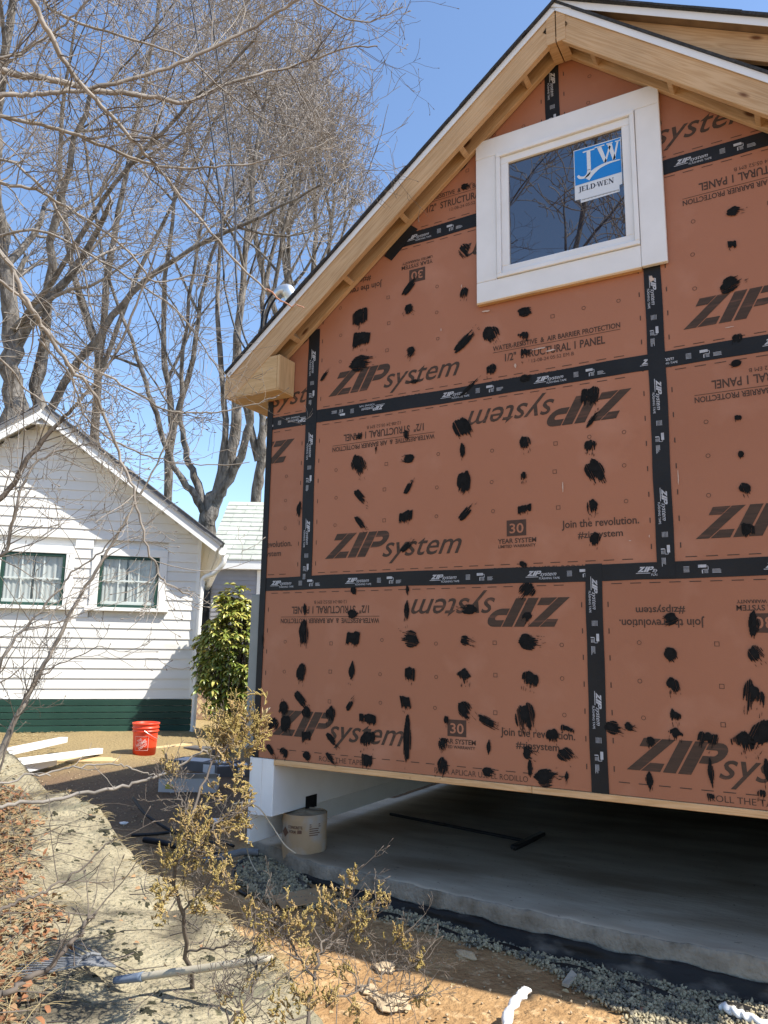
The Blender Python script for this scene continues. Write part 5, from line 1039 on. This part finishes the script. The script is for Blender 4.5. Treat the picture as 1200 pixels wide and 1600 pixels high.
# ------------------------------------------------------------------ things lying about
p = gp(225,1180); bk = thing('bucket','orange plastic pail with white diamond lettering standing on the dead lawn','bucket',p)
bz = p[2]; mb = MB(); prof = [(0,.004),(.118,.004),(.124,0),(.132,.12),(.139,.25),(.141,.268),(.153,.270),(.153,.278),(.143,.280),(.144,.305),(.154,.307),(.154,.316),(.146,.320),(.147,.345),(.156,.352),(.157,.366),(.150,.368),(.144,.362),(.136,.25),(.128,.03),(0,.025)]
k = 40; V = [(p[0]+r_*math.cos(i*2*math.pi/k),p[1]+r_*math.sin(i*2*math.pi/k),bz+z) for r_,z in prof for i in range(k)]
mb.add(V,[(j*k+i,j*k+(i+1)%k,(j+1)*k+(i+1)%k,(j+1)*k+i) for j in range(len(prof)-1) for i in range(k)]); mb.obj('pail',X['orange'],bk,smooth=True)
va = math.atan2(CAM[1]-p[1],CAM[0]-p[0])-.30
def onb(polys, off):
    m_ = MB()
    for pl in polys:
        if len(pl) < 3: continue
        m_.add([(p[0]+(.1245+b_*.065+off)*math.cos(va+a_/.132),p[1]+(.1245+b_*.065+off)*math.sin(va+a_/.132),bz+b_) for a_,b_ in pl],[tuple(range(len(pl)))])
    return m_
s_ = .078; cz = .145
sqd = [(-s_,cz-s_),(s_,cz-s_),(s_,cz+s_),(-s_,cz+s_)]
fr_ = []
for i in range(4):
    a_, b_ = sqd[i], sqd[(i+1)%4]; c_ = [(x_*.955,cz+(y_-cz)*.955) for x_,y_ in (a_,b_)]
    for j in range(8): t0, t1 = j/8,(j+1)/8; L_ = lambda u,v,t: (u[0]+(v[0]-u[0])*t,u[1]+(v[1]-u[1])*t); fr_.append([L_(a_,b_,t0),L_(a_,b_,t1),L_(c_[0],c_[1],t1),L_(c_[0],c_[1],t0)])
tx = []
for wd_, yo, wdt, hh in (('THE',.030,.060,.026),('HOME',-.014,.130,.036),('DEPOT',-.052,.110,.028)):
    q_ = []; word(q_,wd_,-wdt/2,yo,wdt,hh,0,.03)
    for pl in q_: tx.append([(a_*.83-b_*.50,cz+b_*.83+a_*.50) for a_,b_ in pl])
tx = [clip(pl,sqd) if len(pl) > 2 else pl for pl in tx]
onb(fr_,.0022).obj('logo_frame',X['bprint'],bk); onb([t for t in tx if len(t) > 2],.0026).obj('logo_lettering',X['bprint'],bk)
mb = MB(); mb.tube([(p[0]+.158*math.cos(t),p[1]+.158*math.sin(t),bz+.29-.11*math.sin((t-va-.2)/1.0 if 0 < (t-va-.2) < 3.14 else 0)) for t in np.linspace(va+.2,va+3.34,24)],.0025,6); mb.obj('wire_handle',X['galv'],bk)

def carton(label, pa, pb, depth_, hgt, mats, open_=False, name='flooring_carton', dz=0, extra=None):
    a, b = np.array(pa), np.array(pb); d = (b-a)[:2]; L = np.linalg.norm(d); d /= L; dv = Vector((d[0],d[1],0)); nv = Vector((-d[1],d[0],0)); o = Vector((a[0],a[1],min(float(ground(a[0],a[1])),float(ground(b[0],b[1])))-.005+dz)); r = thing(name,label,'box',o)
    up = Vector((0,0,1))
    if not open_:
        board('carton_body',o+nv*0,dv,nv,(L,depth_,hgt),mats[0],r,.004)
        board('carton_label',o+dv*(L*.08)+nv*(depth_*.1)+up*(hgt+.0005),dv,nv,(L*.5,depth_*.8,.002),mats[1],r,0); board('carton_label',o+dv*(L*.66)+nv*(depth_*.2)+up*(hgt+.0005),dv,nv,(L*.26,depth_*.5,.002),mats[1],r,0)
        board('tape_band',o+dv*(L*.3)-nv*.0015+up*.004,dv,up,(L*.3,hgt*.8,.0),mats[1],r,0) if False else board('end_label',o+dv*(L*.62)-nv*.001+up*(hgt*.12),dv,up,(L*.2,hgt*.72,.0022),mats[1],r,0)
    else:
        t = .005; board('side_panel',o+nv*t,dv,up,(L,hgt,t),mats[0],r,0); board('side_panel',o+nv*(depth_),dv,up,(L,hgt*1.0,t),mats[0],r,0)
        board('end_panel',o+nv*t,nv,up,(depth_-2*t,hgt*1.25,t),mats[0],r,0); board('end_panel',o+nv*t+dv*(L-t),nv,up,(depth_-2*t,hgt,t),mats[0],r,0); board('bottom_panel',o+nv*t+dv*t+up*.003,dv,nv,(L-2*t,depth_-2*t,.004),mats[2],r,0)
        board('inner_liner',o+nv*(depth_-t-.003)+dv*t,dv,up,(L-2*t,hgt*.98,.003),mats[2],r,0); board('flap',o+nv*(t)+up*hgt,dv,(-.5*nv+up*.35),(L,.10,t*.6),mats[0],r,0)
        board('yellow_label',o+dv*(L*.12)-nv*.002+up*(hgt*.3),dv,up,(L*.13,hgt*.3,.002),X['yellow'],r,0)
    return r
carton('open grey white carton lying nearest the juniper on dark soil',gp(247,1236),gp(338,1238),.26,.13,(X['cartonw'],X['carton'],X['dkraft']),True,'open_carton')
carton('long dark grey flooring carton with white label panels behind the open one',gp(262,1199),gp(352,1212),.28,.12,(X['carton'],X['cartonw']))
carton('dark flooring carton with striped end beside the white skirt board',gp(338,1214),gp(392,1213),.30,.11,(X['carton'],X['cartonw']))
carton('flat dark carton farthest back near the sunlit plywood offcut',gp(286,1172),gp(345,1180),.22,.06,(X['carton'],X['carton']))
def slab_box(name, label, cat, a, b, wid, th, mt, z=0.004):
    a, b = np.array(a), np.array(b); d = b-a; L = np.linalg.norm(d); dv = Vector(d/L); nv = Vector((0,0,1)).cross(dv).normalized(); o = board(name,Vector(a)+Vector((0,0,z)),dv,nv,(L,wid,th),mt,None,.002); return tag(o,label,cat)
slab_box('plywood_sheet','dusty plywood sheet on the ground under the white trim','board',gp(85,1192),gp(183,1192),.42,.018,X['ply'])
slab_box('plywood_offcut','bright plywood offcut on the lawn behind the pail','board',gp(240,1172),gp(300,1166),.35,.018,X['ply'])
def trim(label, a, b, w_, h_, mt=X['plastic'], wall=.004):
    a, b = Vector(a), Vector(b); dv = (b-a).normalized(); nv = Vector((0,0,1)).cross(dv).normalized(); up = dv.cross(nv); L = (b-a).length; r = thing('gutter_length',label,'gutter',a)
    for o_, yd, ly, lz in ((a,nv,w_,wall),(a+up*(h_-wall),nv,w_,wall)): board('gutter_face',o_,dv,yd,(L,ly,lz),mt,r,.001)
    for o_ in (a+up*wall,a+nv*(w_-wall)+up*wall): board('gutter_side',o_,dv,nv,(L,wall,h_-2*wall),mt,r,.001)
    board('end_liner',b-dv*.03+nv*wall*1.2+up*wall*1.2,dv,nv,(.01,w_-2.4*wall,h_-2.4*wall),X['grey'],r,0)
g0, g1 = np.array(gp(160,1182)), np.array(dep(-60,1135,6.4))
trim('white square gutter length with open end resting on plywood',np.array([g1[0],g1[1],float(ground(*g1[:2]))+.26]),g0+np.array([0,0,.03]),.075,.06)
g2 = np.array(gp(92,1180)); trim('white gutter length lying over the other one on the left',np.array([g1[0]+.1,g1[1]+.25,float(ground(*g1[:2]))+.36]),g2+np.array([0,.1,.13]),.08,.06)
g3 = np.array(gp(88,1200)); trim('grey shaded gutter length tilted under the white ones',np.array([g1[0]+.1,g1[1]-.05,float(ground(*g1[:2]))+.14]),g3+np.array([0,0,.03]),.12,.10,X['drip'])

def cord(name, label, cat, px, r_, mt, n=40):
    P = [gp(x_,y_,r_+dz) for x_,y_,dz in px]; mb = MB(); mb.tube(spline(P,n),r_,8); return tag(mb.obj(name,mt,None,smooth=True),label,cat)
cord('hose','black hose end curving up from the dark soil','hose',[(208,1246,.10),(225,1270,.05),(250,1288,.02),(275,1302,0),(300,1312,0),(340,1318,0)],.012,X['rubber'])
cord('hose','black hose looped on the gravel below the skirt board','hose',[(398,1340,0),(380,1345,.0),(366,1358,0),(364,1375,0),(372,1390,0),(384,1398,0)],.011,X['rubber'])
cord('hose','black hose crossing behind the juniper stem','hose',[(205,1305,0),(240,1303,0),(280,1300,0),(330,1308,0),(365,1322,0)],.011,X['rubber'])
cord('drain_pipe','grey plastic pipe on the soil beside the white skirt board','pipe',[(318,1345,.02),(350,1338,.02),(380,1331,.02),(404,1332,.02)],.024,X['steelgrey'])
cord('drain_pipe','thick black pipe half hidden behind the juniper','pipe',[(225,1312,.02),(260,1318,.02),(300,1330,.02),(345,1334,.02)],.022,X['rubber'])
cord('red_cord','short bit of red cord on the gravel','cord',[(379,1352,0),(384,1360,.0),(392,1368,0)],.005,X['orange'],12)
mb = MB(); mb.tube(spline([dep(365,1256,4.9),dep(385,1254,4.95),dep(405,1263,5.0),dep(425,1290,5.05),dep(445,1320,5.0),dep(462,1333,5.0)],30),.0042,6); tag(mb.obj('loose_wire',X['wire'],None,smooth=True),'cream wire bowing from the juniper to the slab corner','wire')
mb = MB(); mb.tube(spline([dep(383,1275,4.95),dep(382,1300,4.95),gp(388,1335,.06),gp(398,1358,.02),gp(412,1376,.005)],30),.004,6); tag(mb.obj('loose_wire',X['wire'],None,smooth=True),'cream wire dropping past the skirt board to the gravel','wire')
# leaf rake on the rock
ra, rb2 = on_rock(178,1547), on_rock(420,1500); hb = ra+np.array([0,0,.03]); he = dep(425,1498,2.45); he[2] = max(he[2],float(rock_z(he[0],he[1]))+.03)
rk = thing('leaf_rake','old leaf rake with grey fan of tines and worn wooden handle on the rock','rake',hb)
mid = (hb+he)/2; mid[2] = max(mid[2],float(rock_z(mid[0],mid[1]))+.02)
mb = MB(); mb.tube(spline([hb+(he-hb)*.17,mid,he],14),.0125,10); mb.obj('handle',X['ash'],rk,smooth=True)
mb = MB(); mb.tube(spline([hb,hb+(he-hb)*.19],6),np.linspace(.012,.0155,6),10); mb.obj('sleeve',X['blueg'],rk,smooth=True)
td = -(he-hb); td[2] = 0; td /= np.linalg.norm(td); tn = np.array([-td[1],td[0],0])
for i in range(13):
    an = (i-6)*.085; dd_ = td*math.cos(an)+tn*math.sin(an); pts = []
    for t in (0,.1,.2,.3,.34): q_ = hb+dd_*t; q_[2] = float(rock_z(q_[0],q_[1]))+.05*(1-t/.36)+.022; pts.append(q_)
    mb = MB(); mb.tube(pts,[.003,.0035,.0035,.003,.002],5); mb.obj('tine',X['steelgrey'],rk)
mb = MB(); pts = []
for an in np.linspace(-.52,.52,9): q_ = hb+(td*math.cos(an)+tn*math.sin(an))*.13; q_[2] = float(rock_z(q_[0],q_[1]))+.06; pts.append(q_)
mb.tube(pts,.006,6); mb.obj('spreader_bar',X['steelgrey'],rk)
# cardboard, offcuts, stones, plastic strips
def quad_sheet(name, label, cat, px, th, mt, lift=.012):
    P = [gp(*q_) for q_ in px]; mb = MB(); V = [(a[0],a[1],a[2]+lift+.006*(i%2)) for i,a in enumerate(P)]; n = len(V); mb.add(V+[(x_,y_,z-th) for x_,y_,z in V],[tuple(range(n)),tuple(range(2*n-1,n-1,-1))]+[(i,n+i,n+(i+1)%n,(i+1)%n) for i in range(n)]); return tag(mb.obj(name,mt,None),label,cat)
quad_sheet('cardboard_sheet','flat torn piece of brown cardboard on the dirt by the gravel','cardboard',[(425,1405),(440,1427),(512,1412),(505,1392)],.006,X['kraft'],.022)
quad_sheet('wood_offcut','small pale wood offcut lying on the gravel edge','offcut',[(878,1543),(888,1549),(902,1530),(893,1524)],.014,X['ash'],.022)
quad_sheet('wood_strip','thin wood strip on the gravel beneath the skirt board','strip',[(400,1310),(404,1314),(432,1310),(430,1306)],.012,X['pine'],.03)
def stone(name, label, cat, px, py, s, mt, sq=.7):
    c = gp(px,py); bm = bmesh.new(); bmesh.ops.create_icosphere(bm,subdivisions=4,radius=1); ph = random.uniform(0,6)
    for v in bm.verts: n_ = v.co.normalized(); k = 1+.18*math.sin(n_.x*4+ph)+.15*math.sin(n_.y*5+ph*2)+.1*math.sin(n_.z*7+n_.x*3)+.04*math.sin(n_.x*17+n_.y*13+ph)+.03*math.sin(n_.y*29+n_.z*23); v.co = Vector((n_.x*s*k*1.3,n_.y*s*k,n_.z*s*k*sq))
    me = bpy.data.meshes.new(name); bm.to_mesh(me); bm.free(); me.materials.append(mt); o = link(bpy.data.objects.new(name,me),None,Matrix.Translation((c[0],c[1],c[2]+s*sq*.5))); return tag(o,label,cat)
stone('brick_fragment','pinkish brick fragment against the plastic sheet below the slab','brick',496,1372,.032,X['brick'])
stone('brick_fragment','small flat brick chip on the gravel beside the cardboard','brick',443,1397,.022,X['brick'],.5)
stone('loose_rock','fist sized tan rock on the dirt in the house shadow','rock',728,1497,.035,X['stone'])
stone('loose_rock','angular tan stone at the foot of the rock ledge','rock',610,1570,.08,X['stone'],.28)
stone('loose_rock','pale flat stone poking from sunlit dirt','rock',600,1515,.05,X['stone'],.4)
stone('loose_rock','small ochre stone beside the pale flat one','rock',575,1550,.04,X['stone'],.5)
stone('loose_rock','dusty white pebble on the dark soil beyond the juniper','rock',338,1283,.035,X['plastic'],.4)
stone('loose_rock','tiny white pebble on the dark soil left of the hose','rock',193,1287,.03,X['plastic'],.3)
stone('loose_rock','orange stone on the lit gravel','rock',1003,1582,.022,X['brick'],.5)
def twist(label, px, r_):
    P = spline([gp(x_,y_,dz) for x_,y_,dz in px],60); T = np.gradient(P,axis=0); T /= np.linalg.norm(T,axis=1,keepdims=True); A = np.cross(T,[0,0,1.]); A /= np.linalg.norm(A,axis=1,keepdims=True); B = np.cross(A,T); V = []; k = 14
    for i in range(60):
        for j in range(k):
            an = j*2*math.pi/k; rr_ = r_*(1+.22*math.cos(2*an+i*.55)+.08*math.sin(5*an+i))*(1 if 1 < i < 58 else .75); V.append(P[i]+A[i]*rr_*math.cos(an)+B[i]*rr_*math.sin(an)*.8)
    idx = np.arange(60*k).reshape(60,k); nx = np.roll(idx,-1,1); Q = np.stack([idx[:-1],nx[:-1],nx[1:],idx[1:]],-1).reshape(-1,4); tag(fast('plastic_strip',V,Q,X['plastic'],None,True),label,'plastic')
twist('twisted white plastic strip arching out of the sunlit dirt',[(800,1680,.02),(792,1620,.03),(793,1590,.07),(803,1568,.11),(815,1555,.13),(823,1546,.13)],.021)
twist('white crumpled plastic strip lying on the gravel',[(1128,1572,.03),(1150,1582,.035),(1175,1592,.03),(1230,1615,.03)],.022)
